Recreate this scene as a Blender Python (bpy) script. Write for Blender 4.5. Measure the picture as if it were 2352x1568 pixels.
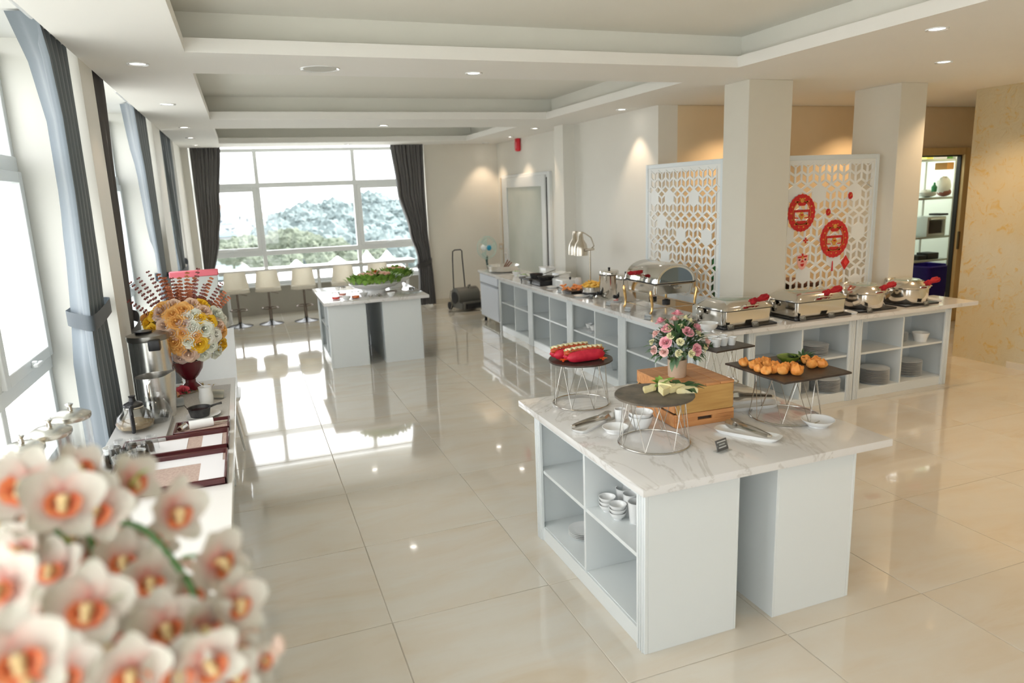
import bpy, bmesh, math, random
from math import sin, cos, pi, radians as RAD, sqrt, atan2
from mathutils import Vector, Matrix, Euler
random.seed(7)
for o in list(bpy.data.objects): bpy.data.objects.remove(o)
SC = bpy.context.scene
COL = SC.collection

# ---------------------------------------------------------------- camera, world, sun, daylight portals, exposure
CAM_H = 2.1
YAW, PITCH, ROLL, FPX = RAD(20.17), RAD(11.983), RAD(-2.184), 1627.2
fw = Vector((sin(YAW)*cos(PITCH), cos(YAW)*cos(PITCH), -sin(PITCH)))
r0 = Vector((cos(YAW), -sin(YAW), 0)); u0 = r0.cross(fw)
rt = cos(ROLL)*r0 + sin(ROLL)*u0
up = -sin(ROLL)*r0 + cos(ROLL)*u0
cd = bpy.data.cameras.new('camera'); cam = bpy.data.objects.new('camera', cd); COL.objects.link(cam)
mw = Matrix((rt, up, -fw)).transposed().to_4x4(); mw.translation = (0, 0, CAM_H); cam.matrix_world = mw
cd.sensor_width = 36; cd.lens = FPX/2352*36; cd.clip_start = .05; cd.clip_end = 2000
cd.dof.use_dof = True; cd.dof.focus_distance = 4.6; cd.dof.aperture_fstop = 1.8
SC.camera = cam

def ray(px, py):
    return rt*((px-1176)/FPX) - up*((py-784)/FPX) + fw
def T(px, py, z):                       # point of the room at height z that the photo shows at this pixel
    d = ray(px, py); k = (z-CAM_H)/d.z
    return Vector((d.x*k, d.y*k, z))

W = bpy.data.worlds.new('sky'); SC.world = W; W.use_nodes = True
WB = W.node_tree.nodes['Background']
WB.inputs[0].default_value = (.96, .985, 1, 1); WB.inputs[1].default_value = 6.0
SC.view_settings.view_transform = 'Standard'; SC.view_settings.look = 'None'
SC.view_settings.exposure = -0.22; SC.view_settings.gamma = 1; SC.view_settings.use_curve_mapping = False
sun = bpy.data.lights.new('sun', 'SUN'); sun.energy = 14; sun.angle = .02; sun.color = (1, .97, .92)
so = bpy.data.objects.new('sun', sun); COL.objects.link(so); so.rotation_euler = Euler((0, RAD(48), 0))
def portal(loc, rot, sx, sy):
    l = bpy.data.lights.new('daylight_portal', 'AREA'); l.shape = 'RECTANGLE'; l.size = sx; l.size_y = sy
    l.cycles.is_portal = True
    o = bpy.data.objects.new('daylight_portal', l); COL.objects.link(o); o.location = loc; o.rotation_euler = rot
portal((1.2, 14.15, 1.8), (RAD(-90), 0, 0), 4.0, 2.6)
for y0, y1 in ((-3, .9), (1.3, 5.1), (5.75, 9.2), (10, 12.9)):
    portal((-1.42, (y0+y1)/2, 1.8), (0, RAD(-90), 0), 2.6, y1-y0)
portal((.3, -3.65, 1.6), (RAD(90), 0, 0), 2.2, 2.6)

# ---------------------------------------------------------------- materials
MATS = {}
def mat(name, col, rough=.5, metal=0, coat=0, trans=0, ior=1.45, emit=0, alpha=1, spec=None, sheen=0):
    if name in MATS: return MATS[name]
    m = bpy.data.materials.new(name); m.use_nodes = True
    b = m.node_tree.nodes['Principled BSDF']; i = b.inputs
    i['Base Color'].default_value = (*col, 1); i['Roughness'].default_value = rough; i['Metallic'].default_value = metal
    i['Coat Weight'].default_value = coat; i['Coat Roughness'].default_value = .05
    i['Transmission Weight'].default_value = trans; i['IOR'].default_value = ior
    if spec is not None: i['Specular IOR Level'].default_value = spec
    if sheen: i['Sheen Weight'].default_value = sheen
    if emit: i['Emission Color'].default_value = (*col, 1); i['Emission Strength'].default_value = emit
    MATS[name] = m; return m
def nd(m, t, **kw):
    n = m.node_tree.nodes.new(t)
    for k, v in kw.items(): setattr(n, k, v)
    return n
def lk(m, a, b): m.node_tree.links.new(a, b)
def ramp(m, fac, stops):
    r = nd(m, 'ShaderNodeValToRGB'); e = r.color_ramp.elements
    while len(e) < len(stops): e.new(.5)
    for k, (p, c) in enumerate(stops): e[k].position = p; e[k].color = (*c, 1)
    lk(m, fac, r.inputs[0]); return r.outputs[0]
def noise(m, scale, detail=4, rough=.55, dist=0, coord='Object', stretch=None):
    t = nd(m, 'ShaderNodeTexCoord'); n = nd(m, 'ShaderNodeTexNoise')
    n.inputs['Scale'].default_value = scale; n.inputs['Detail'].default_value = detail; n.inputs['Roughness'].default_value = rough
    n.inputs['Distortion'].default_value = dist
    if stretch:
        mp = nd(m, 'ShaderNodeMapping'); mp.inputs['Scale'].default_value = stretch
        lk(m, t.outputs[coord], mp.inputs[0]); lk(m, mp.outputs[0], n.inputs['Vector'])
    else: lk(m, t.outputs[coord], n.inputs['Vector'])
    return n
def textured(name, stops, scale, rough=.5, detail=4, dist=0, coord='Object', stretch=None, bump=0, **kw):
    if name in MATS: return MATS[name]
    m = mat(name, stops[0][1], rough, **kw); b = m.node_tree.nodes['Principled BSDF']
    n = noise(m, scale, detail, .55, dist, coord, stretch)
    lk(m, ramp(m, n.outputs['Fac'], stops), b.inputs['Base Color'])
    if bump:
        bp = nd(m, 'ShaderNodeBump'); bp.inputs['Strength'].default_value = bump; bp.inputs['Distance'].default_value = .01
        lk(m, n.outputs['Fac'], bp.inputs['Height']); lk(m, bp.outputs[0], b.inputs['Normal'])
    return m
def clear(name, tint=(1, 1, 1), gloss=.1):      # thin clear pane / thin-walled glass
    if name in MATS: return MATS[name]
    m = bpy.data.materials.new(name); m.use_nodes = True; nt = m.node_tree; nt.nodes.clear()
    out = nd(m, 'ShaderNodeOutputMaterial'); mx = nd(m, 'ShaderNodeMixShader'); tr = nd(m, 'ShaderNodeBsdfTransparent'); gl = nd(m, 'ShaderNodeBsdfGlossy')
    tr.inputs[0].default_value = (*tint, 1); gl.inputs['Roughness'].default_value = .02
    lw = nd(m, 'ShaderNodeLayerWeight'); lw.inputs['Blend'].default_value = .5
    pw = nd(m, 'ShaderNodeMath', operation='POWER'); pw.inputs[1].default_value = 4; lk(m, lw.outputs['Facing'], pw.inputs[0])
    mm = nd(m, 'ShaderNodeMath', operation='MULTIPLY_ADD'); mm.inputs[1].default_value = .55; mm.inputs[2].default_value = .03+gloss*.12
    lk(m, pw.outputs[0], mm.inputs[0]); lk(m, mm.outputs[0], mx.inputs[0]); lk(m, tr.outputs[0], mx.inputs[1]); lk(m, gl.outputs[0], mx.inputs[2]); lk(m, mx.outputs[0], out.inputs[0])
    MATS[name] = m; return m

M_wall = textured('cream_paint', [(.3, (.83, .79, .70)), (.7, (.86, .82, .73))], 1.5, .65)
M_wallw = textured('white_paint', [(.3, (.80, .785, .72)), (.7, (.825, .81, .745))], 1.5, .6)
M_pillar = textured('pillar_paint', [(.3, (.72, .69, .60)), (.7, (.745, .715, .625))], 1.5, .6)
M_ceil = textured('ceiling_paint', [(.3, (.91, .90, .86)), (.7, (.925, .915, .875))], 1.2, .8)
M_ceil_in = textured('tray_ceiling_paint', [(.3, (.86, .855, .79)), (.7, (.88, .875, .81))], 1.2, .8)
M_tan = textured('tan_paint', [(.3, (.78, .63, .42)), (.7, (.81, .66, .45))], 1.5, .6)
M_cab = mat('white_laminate', (.745, .785, .785), .22, coat=.35)
M_cabin = mat('white_laminate_inside', (.80, .84, .84), .35)
M_frame = mat('white_window_frame', (.80, .83, .83), .3)
M_glass = clear('window_glass', (1, 1, 1), .05)
M_clear = clear('clear_glass', (.995, 1, 1), .12)
M_acryl = clear('clear_acrylic', (.93, .95, .96), .4)
M_steel = mat('polished_steel', (.74, .72, .68), .11, 1)
M_champ = textured('champagne_metal', [(.3, (.56, .51, .43)), (.7, (.66, .61, .52))], 30, .26, stretch=(1, 1, 10), metal=1)
M_steelb = textured('brushed_steel', [(.3, (.70, .69, .66)), (.7, (.80, .79, .76))], 30, .24, stretch=(1, 1, 14), metal=1)
M_brass = mat('brass', (.85, .55, .22), .18, 1)
M_black = mat('black_plastic', (.015, .015, .017), .35)
M_iron = textured('cast_iron', [(.3, (.018, .018, .02)), (.7, (.05, .048, .045))], 40, .5)
M_slate = textured('slate', [(.35, (.07, .06, .05)), (.5, (.13, .11, .085)), (.7, (.20, .17, .13))], 9, .45, detail=8, bump=.5)
M_slated = textured('dark_slate', [(.35, (.035, .024, .018)), (.7, (.07, .05, .038))], 14, .4, detail=8, bump=.3)
M_white = mat('white_china', (.86, .87, .86), .15, coat=.5)
M_red = textured('red_cloth', [(.3, (.30, .005, .010)), (.7, (.48, .010, .018))], 30, .75)
M_bulb = mat('lamp_glow', (1, .95, .88), .5, emit=14)
M_rubber = mat('dark_rubber', (.03, .03, .03), .6)

def tile_mat():
    m = mat('polished_cream_tile', (.78, .74, .66), .07, coat=.6); b = m.node_tree.nodes['Principled BSDF']
    b.inputs['Specular IOR Level'].default_value = .75; b.inputs['Coat Roughness'].default_value = .025
    n = noise(m, .9, 6, .6, 1.2, 'Generated'); oi = nd(m, 'ShaderNodeObjectInfo'); tc = nd(m, 'ShaderNodeTexCoord')
    ad = nd(m, 'ShaderNodeVectorMath', operation='ADD'); sc = nd(m, 'ShaderNodeVectorMath', operation='SCALE')
    cb = nd(m, 'ShaderNodeCombineXYZ')
    for k in range(3): lk(m, oi.outputs['Random'], cb.inputs[k])
    lk(m, cb.outputs[0], sc.inputs[0]); sc.inputs['Scale'].default_value = 37
    mp = nd(m, 'ShaderNodeMapping'); mp.inputs['Scale'].default_value = (1.2, 3.4, 1); mp.inputs['Rotation'].default_value = (0, 0, .5)
    lk(m, tc.outputs['Object'], mp.inputs[0]); lk(m, mp.outputs[0], ad.inputs[0]); lk(m, sc.outputs[0], ad.inputs[1]); lk(m, ad.outputs[0], n.inputs['Vector'])
    lk(m, ramp(m, n.outputs['Fac'], [(.25, (.62, .53, .40)), (.42, (.655, .595, .495)), (.6, (.665, .63, .55)), (.8, (.68, .655, .585))]), b.inputs['Base Color'])
    return m
M_tile = tile_mat()
M_grout = mat('grout', (.46, .42, .35), .8)
def marble_mat():
    m = mat('white_marble', (.80, .79, .77), .12, coat=.5); b = m.node_tree.nodes['Principled BSDF']
    n = noise(m, 1.3, 8, .62, 1.6, 'Object', (1, .55, 1))
    lk(m, ramp(m, n.outputs['Fac'], [(.0, (.76, .755, .73)), (.475, (.75, .74, .72)), (.492, (.60, .58, .55)), (.505, (.75, .74, .72)), (.62, (.77, .76, .75)), (.75, (.69, .67, .64))]), b.inputs['Base Color'])
    return m
M_marble = marble_mat()
def stucco_mat():
    m = mat('flecked_stucco', (.76, .67, .42), .55); b = m.node_tree.nodes['Principled BSDF']
    n = noise(m, 8.5, 7, .65, 1.2); n2 = noise(m, 1.1, 4)
    a = ramp(m, n2.outputs['Fac'], [(.35, (.66, .56, .34)), (.65, (.66, .62, .47))])
    f = ramp(m, n.outputs['Fac'], [(.54, (0, 0, 0)), (.66, (1, 1, 1))])
    mx = nd(m, 'ShaderNodeMix', data_type='RGBA'); lk(m, f, mx.inputs[0]); lk(m, a, mx.inputs[6]); mx.inputs[7].default_value = (.66, .47, .17, 1)
    lk(m, mx.outputs[2], b.inputs['Base Color'])
    bp = nd(m, 'ShaderNodeBump'); bp.inputs['Strength'].default_value = .5; bp.inputs['Distance'].default_value = .02; lk(m, n.outputs['Fac'], bp.inputs['Height']); lk(m, bp.outputs[0], b.inputs['Normal'])
    return m
M_stucco = stucco_mat()
def cloth_mat(name, c):
    m = mat(name, c, .75, sheen=.4); b = m.node_tree.nodes['Principled BSDF']
    b.inputs['Transmission Weight'].default_value = 0
    n = noise(m, 60, 2, .5, 0, 'Object', (1, 1, .1)); bp = nd(m, 'ShaderNodeBump'); bp.inputs['Strength'].default_value = .15; bp.inputs['Distance'].default_value = .003
    lk(m, n.outputs['Fac'], bp.inputs['Height']); lk(m, bp.outputs[0], b.inputs['Normal']); return m
M_curt = cloth_mat('grey_blue_curtain', (.16, .19, .215))
M_curt2 = cloth_mat('charcoal_curtain', (.135, .13, .13))
M_wood = textured('crate_wood', [(.3, (.52, .22, .08)), (.55, (.66, .31, .12)), (.8, (.72, .40, .17))], 3, .45, detail=6, stretch=(1, 14, 14))
M_leaf = textured('dark_leaf', [(.3, (.02, .06, .02)), (.7, (.06, .14, .04))], 12, .5)
M_leaf2 = textured('fresh_leaf', [(.3, (.16, .36, .05)), (.7, (.36, .56, .12))], 12, .5)

# ---------------------------------------------------------------- mesh helpers
def NB(): return bmesh.new()
def box(bm, x0, x1, y0, y1, z0, z1, bev=0, seg=1):
    r = bmesh.ops.create_cube(bm, size=1)['verts']
    for v in r: v.co = Vector((x0+(v.co.x+.5)*(x1-x0), y0+(v.co.y+.5)*(y1-y0), z0+(v.co.z+.5)*(z1-z0)))
    if bev:
        es = list({e for v in r for e in v.link_edges})
        bmesh.ops.bevel(bm, geom=es, offset=bev, segments=seg, affect='EDGES', profile=.6)
    return r
def lathe(bm, prof, seg=24, c=(0, 0, 0), sx=1, sy=1):
    rings = []
    for r, z in prof:
        if r < 1e-6: rings.append([bm.verts.new((c[0], c[1], c[2]+z))])
        else: rings.append([bm.verts.new((c[0]+r*sx*cos(2*pi*k/seg), c[1]+r*sy*sin(2*pi*k/seg), c[2]+z)) for k in range(seg)])
    for a, b in zip(rings, rings[1:]):
        if len(a) == 1 and len(b) == 1: continue
        for k in range(seg):
            k2 = (k+1) % seg
            if len(a) == 1: bm.faces.new((a[0], b[k2], b[k]))
            elif len(b) == 1: bm.faces.new((a[k], a[k2], b[0]))
            else: bm.faces.new((a[k], a[k2], b[k2], b[k]))
def tube(bm, pts, r, seg=8, closed=False):
    pts = [Vector(p) for p in pts]; n = len(pts); rad = r if isinstance(r, (list, tuple)) else [r]*n
    rings = []; ref = None
    for i, p in enumerate(pts):
        if closed: d = pts[(i+1) % n]-pts[i-1]
        else: d = pts[min(i+1, n-1)]-pts[max(i-1, 0)]
        d.normalize()
        if ref is None: ref = d.orthogonal().normalized()
        ref = (ref-d*ref.dot(d))
        if ref.length < 1e-5: ref = d.orthogonal()
        ref.normalize(); b = d.cross(ref)
        rings.append([bm.verts.new(p+(ref*cos(2*pi*k/seg)+b*sin(2*pi*k/seg))*rad[i]) for k in range(seg)])
    m = n if closed else n-1
    for i in range(m):
        a, b = rings[i], rings[(i+1) % n]
        for k in range(seg):
            bm.faces.new((a[k], a[(k+1) % seg], b[(k+1) % seg], b[k]))
    if not closed:
        bm.faces.new(rings[0][::-1]); bm.faces.new(rings[-1])
def ball(bm, c, r, seg=12, rings=8):
    if not isinstance(r, (tuple, list)): r = (r, r, r)
    vs = bmesh.ops.create_uvsphere(bm, u_segments=seg, v_segments=rings, radius=1)['verts']
    for v in vs: v.co = Vector((c[0]+v.co.x*r[0], c[1]+v.co.y*r[1], c[2]+v.co.z*r[2]))
    return vs
def prism(bm, pts, z0, z1, M=None):
    a = [bm.verts.new((x, y, z0)) for x, y in pts]; b = [bm.verts.new((x, y, z1)) for x, y in pts]
    n = len(pts); bm.faces.new(a[::-1]); bm.faces.new(b)
    for k in range(n): bm.faces.new((a[k], a[(k+1) % n], b[(k+1) % n], b[k]))
    if M is not None:
        for v in a+b: v.co = M @ v.co
def circ(r, n=24, z=0): return [(r*cos(2*pi*k/n), r*sin(2*pi*k/n), z) for k in range(n)]
def xf(bm, M):
    for v in bm.verts: v.co = M @ v.co
def leafm(bm, base, d, L, w, up=Vector((0, 0, 1)), curl=.15, n=4):
    d = Vector(d).normalized(); s = d.cross(up)
    if s.length < 1e-3: s = d.orthogonal()
    s.normalize(); nn = s.cross(d); prev = None
    for k in range(n+1):
        t = k/n; ww = w*sin(pi*min(max(t*.93+.05, 0), 1))**.8*.5; p = Vector(base)+d*L*t+nn*(curl*L*sin(pi*t*.9)-curl*L*t*t)
        cur = (bm.verts.new(p-s*ww), bm.verts.new(p-nn*ww*.25), bm.verts.new(p+s*ww))
        if prev:
            bm.faces.new((prev[0], prev[1], cur[1], cur[0])); bm.faces.new((prev[1], prev[2], cur[2], cur[1]))
        prev = cur
def mesh_of(name, bm, m, ang=38):
    bmesh.ops.recalc_face_normals(bm, faces=bm.faces)
    me = bpy.data.meshes.new(name); bm.to_mesh(me); bm.free()
    for p in me.polygons: p.use_smooth = True
    me.set_sharp_from_angle(angle=RAD(ang))
    me.materials.append(m); return me
def ob(name, bm, m, parent=None, loc=None, rot=None, ang=38):
    me = bm if isinstance(bm, bpy.types.Mesh) else mesh_of(name, bm, m, ang)
    o = bpy.data.objects.new(name, me); COL.objects.link(o)
    if parent: o.parent = parent
    if loc is not None: o.location = loc
    if rot is not None: o.rotation_euler = rot
    return o
def tag(o, label, cat, group=None, kind=None):
    o['label'] = label; o['category'] = cat
    if group: o['group'] = group
    if kind: o['kind'] = kind
    return o
def thing(name, label, cat, loc=(0, 0, 0), rz=0, group=None):
    o = bpy.data.objects.new(name, None); COL.objects.link(o); o.empty_display_size = .05
    o.location = loc; o.rotation_euler = (0, 0, rz); return tag(o, label, cat, group)
def struct(name, bm, m, parent=None, **kw):
    o = ob(name, bm, m, parent, **kw)
    if not parent: o['kind'] = 'structure'
    return o
KIDS = {}
def dup(root, loc, rz=None, label=None, group=None, scale=None):
    if root not in KIDS: KIDS[root] = [(c, list(c.children)) for c in root.children]
    r = root.copy(); COL.objects.link(r); r.location = loc
    if rz is not None: r.rotation_euler = (0, 0, rz)
    if label: r['label'] = label
    if group: r['group'] = group
    if scale: r.scale = scale if isinstance(scale, tuple) else (scale,)*3
    for c, gs in KIDS[root]:
        d = c.copy(); COL.objects.link(d); d.parent = r
        for g in gs: e = g.copy(); COL.objects.link(e); e.parent = d
    return r
ORD = ['', 'second', 'third', 'fourth', 'fifth', 'sixth', 'seventh', 'eighth', 'ninth', 'tenth', 'eleventh', 'twelfth', 'thirteenth', 'fourteenth']
def nth(i, n, top='topmost', bot='bottom'):    # i counted from the top
    return top if i == 0 else bot if i == n-1 else ORD[i]+' from the top'
# ---------------------------------------------------------------- floor of polished tiles
b = NB(); box(b, -1.5, 10.5, -3.7, 14.15, -.25, -.003); floor = struct('floor', b, M_grout)
S, GX, GY = .857, .488, 2.369
tcache = {}
for i in range(-3, 12):
    for j in range(-7, 14):
        x0, x1 = max(GX+i*S, -1.25), min(GX+(i+1)*S, 10.4); y0, y1 = max(GY+j*S, -3.6), min(GY+(j+1)*S, 14.0)
        if x1-x0 < .05 or y1-y0 < .05 or (x0 > 7.8 and y1 < 5.7): continue
        w, d = round(x1-x0-.004, 3), round(y1-y0-.004, 3)
        if (w, d) not in tcache:
            b = NB(); box(b, -w/2, w/2, -d/2, d/2, -.01, 0, .0012); tcache[(w, d)] = mesh_of('tile', b, M_tile)
        ob('tile', tcache[(w, d)], None, floor, ((x0+x1)/2, (y0+y1)/2, 0))

# ---------------------------------------------------------------- ceiling with three recessed trays
TR = [(-.22, 3.85, -2.2, 4.98), (-.22, 3.85, 5.76, 8.85), (-.22, 3.85, 9.93, 12.42)]
def ring(bm, z0, z1, g, X0=-.84, X1=10.5, Y0=-3.65, Y1=13.3):
    a, c = TR[0][0]-g, TR[0][1]+g
    box(bm, X0, a, Y0, Y1, z0, z1); box(bm, c, X1, Y0, Y1, z0, z1)
    ys = [Y0]+[v for t in TR for v in (t[2]-g, t[3]+g)]+[Y1]
    for k in range(0, len(ys), 2): box(bm, a, c, ys[k], ys[k+1], z0, z1)
b = NB(); ring(b, 3.0, 3.085, 0); ceil = struct('ceiling', b, M_ceil)
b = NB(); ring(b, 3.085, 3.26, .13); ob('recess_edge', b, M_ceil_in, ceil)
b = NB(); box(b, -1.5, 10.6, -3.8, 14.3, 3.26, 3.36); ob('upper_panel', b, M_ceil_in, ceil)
b = NB(); box(b, -1.5, -.84, -3.65, 14.15, 3.1, 3.26); box(b, -.9, 4.9, 13.3, 14.15, 3.1, 3.26); box(b, 4.85, 10.5, 7.35, 10.3, 3.0, 3.26); ob('curtain_pocket', b, M_ceil, ceil)

# ---------------------------------------------------------------- walls and pillars
def wallp(name, boxes, m=M_wall, kind=True):
    b = NB()
    for q in boxes: box(b, *q)
    return struct(name, b, m)
wallp('wall_left', [(-1.42, -1.22, -3.6, 14.1, 0, .55), (-1.42, -.84, -3.6, -3.2, 0, 3.1), (-1.42, -.84, .9, 1.3, 0, 3.1), (-1.42, -.84, 5.24, 5.69, 0, 3.1), (-1.42, -.84, 9.15, 10.0, 0, 3.1),
      (-1.42, -.84, 11.85, 13.3, 0, 3.1), (-1.42, -.74, 13.3, 14.12, 0, 3.1)], M_wallw)
wallp('wall_far', [(3.28, 4.9, 13.3, 14.15, 0, 3.1)], M_wall)
wallp('wall_window_sill', [(-.74, 3.3, 13.98, 14.15, 0, .55)], textured('backlit_wall_shade', [(.3, (.36, .34, .29)), (.7, (.42, .40, .34))], 1.5, .6))  # backlit shade under the window put into the wall colour
wallp('wall_right', [(4.72, 4.86, 9.9, 13.3, 0, 3), (4.6, 4.86, 7.36, 9.6, 0, 3)], M_wallw)
wallp('trim_1', [(4.42, 4.86, 9.6, 9.9, 0, 3)], M_wallw)
wallp('wall_alcove', [(4.86, 8.35, 7.36, 7.42, 0, 3), (9.52, 10.5, 7.36, 7.42, 0, 3), (8.35, 9.52, 7.36, 7.42, 2.36, 3)], M_tan)
wallp('wall_passage', [(10.4, 10.5, 5.6, 7.36, 0, 3), (7.85, 10.5, 5.55, 5.7, 0, 3)], M_tan)
wallp('wall_stucco', [(7.7, 7.85, -3.6, 5.85, 0, 3)], M_stucco)
wallp('wall_rear', [(-1.5, 8, -3.75, -3.6, 0, .25), (-1.5, -.8, -3.75, -3.6, 0, 3.1), (1.4, 8, -3.75, -3.6, 0, 3), (-.8, 7.2, -3.75, -3.6, 2.95, 3.1)])
wallp('wall_kitchen', [(8.15, 8.25, 7.42, 9.0, 0, 3), (10.4, 10.5, 7.42, 9.0, 0, 3), (8.15, 10.5, 9.0, 9.1, 0, 3)], mat('kitchen_paint', (.62, .66, .58), .5))
def pillar(x0, x1, y0, y1, lab):
    b = NB(); box(b, x0, x1, y0, y1, 0, 3.0, .004); p = ob('pillar', b, M_pillar); p['kind'] = 'structure'
pillar(4.38, 4.87, 5.5, 5.86, ''); pillar(6.2, 6.55, 5.5, 6.08, '')
M_base = mat('skirting_tile', (.74, .68, .56), .25)
wallp('baseboard_far', [(3.28, 4.72, 13.28, 13.3, 0, .1)], M_base)
wallp('baseboard_right', [(4.70, 4.72, 9.9, 13.28, 0, .1), (4.58, 4.6, 7.36, 9.6, 0, .1)], M_base)
wallp('baseboard_stucco', [(7.685, 7.7, -3.6, 5.2, 0, .07)], M_base)

# ---------------------------------------------------------------- windows
wn = [0]
def window(axis, plane, cols, rows, sashes, open_dir=1):
    wn[0] += 1
    def bx(bm, a0, a1, d0, d1, z0, z1, bev=.004):
        if axis == 'x': box(bm, a0, a1, plane+d0, plane+d1, z0, z1, bev)      # wall along X, outward = +Y
        elif axis == 'r': box(bm, a0, a1, plane-d1, plane-d0, z0, z1, bev)
        else: box(bm, plane-d1, plane-d0, a0, a1, z0, z1, bev)                # wall along Y, outward = -X
    A0, A1, Z0, Z1 = cols[0], cols[-1], rows[0], rows[-1]
    b = NB(); bx(b, A0, A0+.06, 0, .1, Z0, Z1); bx(b, A1-.06, A1, 0, .1, Z0, Z1); bx(b, A0, A1, 0, .1, Z0, Z0+.06); bx(b, A0, A1, 0, .1, Z1-.06, Z1)
    w = struct('window_%d' % wn[0], b, M_frame)
    for c in cols[1:-1]:
        b = NB(); bx(b, c-.035, c+.035, -.005, .1, Z0, Z1); ob('mullion', b, M_frame, w)
    for r in rows[1:-1]:
        b = NB(); bx(b, A0, A1, -.008, .1, r-.045, r+.045); ob('transom', b, M_frame, w)
    b = NB(); bx(b, A0-.02, A1+.02, -.08, .02, Z0-.03, Z0); ob('window_sill', b, M_frame, w)
    for i in range(len(cols)-1):
        for j in range(len(rows)-1):
            a0, a1, z0, z1 = cols[i], cols[i+1], rows[j], rows[j+1]
            b = NB(); bx(b, a0, a1, .045, .05, z0, z1, 0); ob('glass_pane', b, M_glass, w)
            if (i, j) in sashes:
                b = NB(); e = .035; f = .105
                bx(b, a0+e, a0+f, -.03, .05, z0+.045, z1-.045); bx(b, a1-f, a1-e, -.03, .05, z0+.045, z1-.045)
                bx(b, a0+f, a1-f, -.03, .05, z0+.045, z0+.11); bx(b, a0+f, a1-f, -.03, .05, z1-.11, z1-.045)
                s = ob('sash', b, M_frame, w)
                b = NB(); am = (a0+a1)/2; bx(b, am-.06, am+.06, -.075, -.05, z0+.07, z0+.09, .004); bx(b, am-.015, am+.015, -.06, -.03, z0+.06, z0+.1, .004)
                ob('window_handle', b, M_frame, s)
    return w
ROWS = [.55, 1.14, 2.37, 3.02]
window('x', 14.0, [-.74, .32, 2.07, 3.28], ROWS, [(0, 1), (2, 1)])
window('y', -1.26, [-3.2, -2.2, -.1, .9], ROWS, [(0, 1), (2, 1)])
window('y', -1.26, [1.3, 2.3, 4.2, 5.24], ROWS, [(0, 1), (2, 1)])
window('y', -1.26, [5.68, 6.6, 8.2, 9.15], ROWS, [(0, 1), (2, 1)])
window('y', -1.26, [10.0, 10.9, 11.85], ROWS, [(1, 1)])
window('r', -3.62, [-.8, .3, 1.4], [.25, 2.2, 2.95], [])

# ---------------------------------------------------------------- frosted door in the right wall, kitchen doorway
b = NB(); X = 4.72
for q in ((X-.05, X+.02, 10.7, 10.8, 0, 2.39), (X-.05, X+.02, 12.86, 12.96, 0, 2.39), (X-.05, X+.02, 10.8, 12.86, 2.3, 2.39)): box(b, *q, .006)
d1 = struct('door_1', b, M_frame)
b = NB()
for q in ((X-.085, X-.035, 10.82, 10.97, .02, 2.34), (X-.085, X-.035, 12.62, 12.86, .02, 2.34), (X-.085, X-.035, 10.97, 12.62, 2.16, 2.34), (X-.085, X-.035, 10.97, 12.62, .02, .25)): box(b, *q, .006)
ob('door_leaf', b, M_frame, d1)
M_frost = textured('frosted_glass', [(.3, (.50, .55, .50)), (.7, (.66, .70, .64))], .8, .12, coat=.5)
b = NB(); box(b, X-.065, X-.05, 10.96, 12.63, .24, 2.17); ob('glass_pane', b, M_frost, d1)
b = NB(); box(b, X-.105, X-.085, 12.68, 12.74, .85, 1.05, .005); tube(b, [(X-.10, 12.71, .95), (X-.14, 12.71, .95), (X-.14, 12.55, .95)], .011); ob('door_handle', b, mat('white_enamel', (.85, .85, .83), .2), d1)
b = NB(); M_dark = mat('dark_gap', (.05, .045, .04), .7)
box(b, X-.07, X-.045, 10.95, 10.965, .25, 2.17); box(b, X-.06, X-.02, 12.862, 12.868, .02, 2.3); box(b, X-.06, X-.02, 10.80, 10.815, .02, 2.3); ob('gasket', b, M_rubber, d1)
b = NB(); M_dfr = textured('oak_door_frame', [(.3, (.60, .43, .20)), (.7, (.66, .48, .24))], 4, .5, stretch=(8, 8, 1))
for q in ((8.25, 8.35, 7.31, 7.43, 0, 2.46), (9.52, 9.66, 7.31, 7.43, 0, 2.46), (8.35, 9.52, 7.31, 7.43, 2.36, 2.46)): box(b, *q, .006)
d2 = struct('door_2', b, M_dfr)
b = NB(); box(b, 9.50, 9.52, 7.36, 7.42, 0, 2.36); box(b, 8.35, 9.50, 7.36, 7.42, 2.34, 2.36); ob('door_seal', b, M_rubber, d2)
b = NB(); box(b, 9.50, 9.53, 7.285, 7.312, 1.05, 1.3, .004); ob('hinge', b, mat('dark_hinge', (.12, .08, .04), .4, .6), d2)

# ---------------------------------------------------------------- ceiling fittings
DL = [(-.53, 5.42), (-.53, 7.51), (-.54, 9.72), (-.56, 11.25), (-.57, 12.67), (1.79, 5.50), (1.85, 9.6), (1.85, 12.9), (4.36, 7.78), (4.22, 10.15), (4.40, 13.0), (4.4, 11.7), (4.23, 3.52), (5.50, 4.49)]
DLN = ['window aisle, nearest to the camera', 'window aisle, second from the camera', 'window aisle, third from the camera', 'window aisle, fourth from the camera', 'window aisle, farthest by the far curtain',
       'middle of the nearer ceiling beam', 'middle of the farther ceiling beam', 'soffit just above the far window', 'beside the wall left of the lattice screens', 'beside the slim wall pier', 'far right corner of the room', 'above the red fire alarm', 'right side soffit, nearer of two', 'right side soffit, farther of two']
def dl_root():
    t = thing('downlight', '', 'light', group='recessed downlights')
    b = NB(); lathe(b, [(.047, -.001), (.066, -.006), (.068, .0), (.068, .006), (.047, .006)], 24); ob('trim_ring', b, M_white, t)
    b = NB(); lathe(b, [(0, .001), (.047, .001), (.047, .005), (0, .005)], 20); ob('lamp_disc', b, M_bulb, t)
    return t
dl = dl_root()
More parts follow.
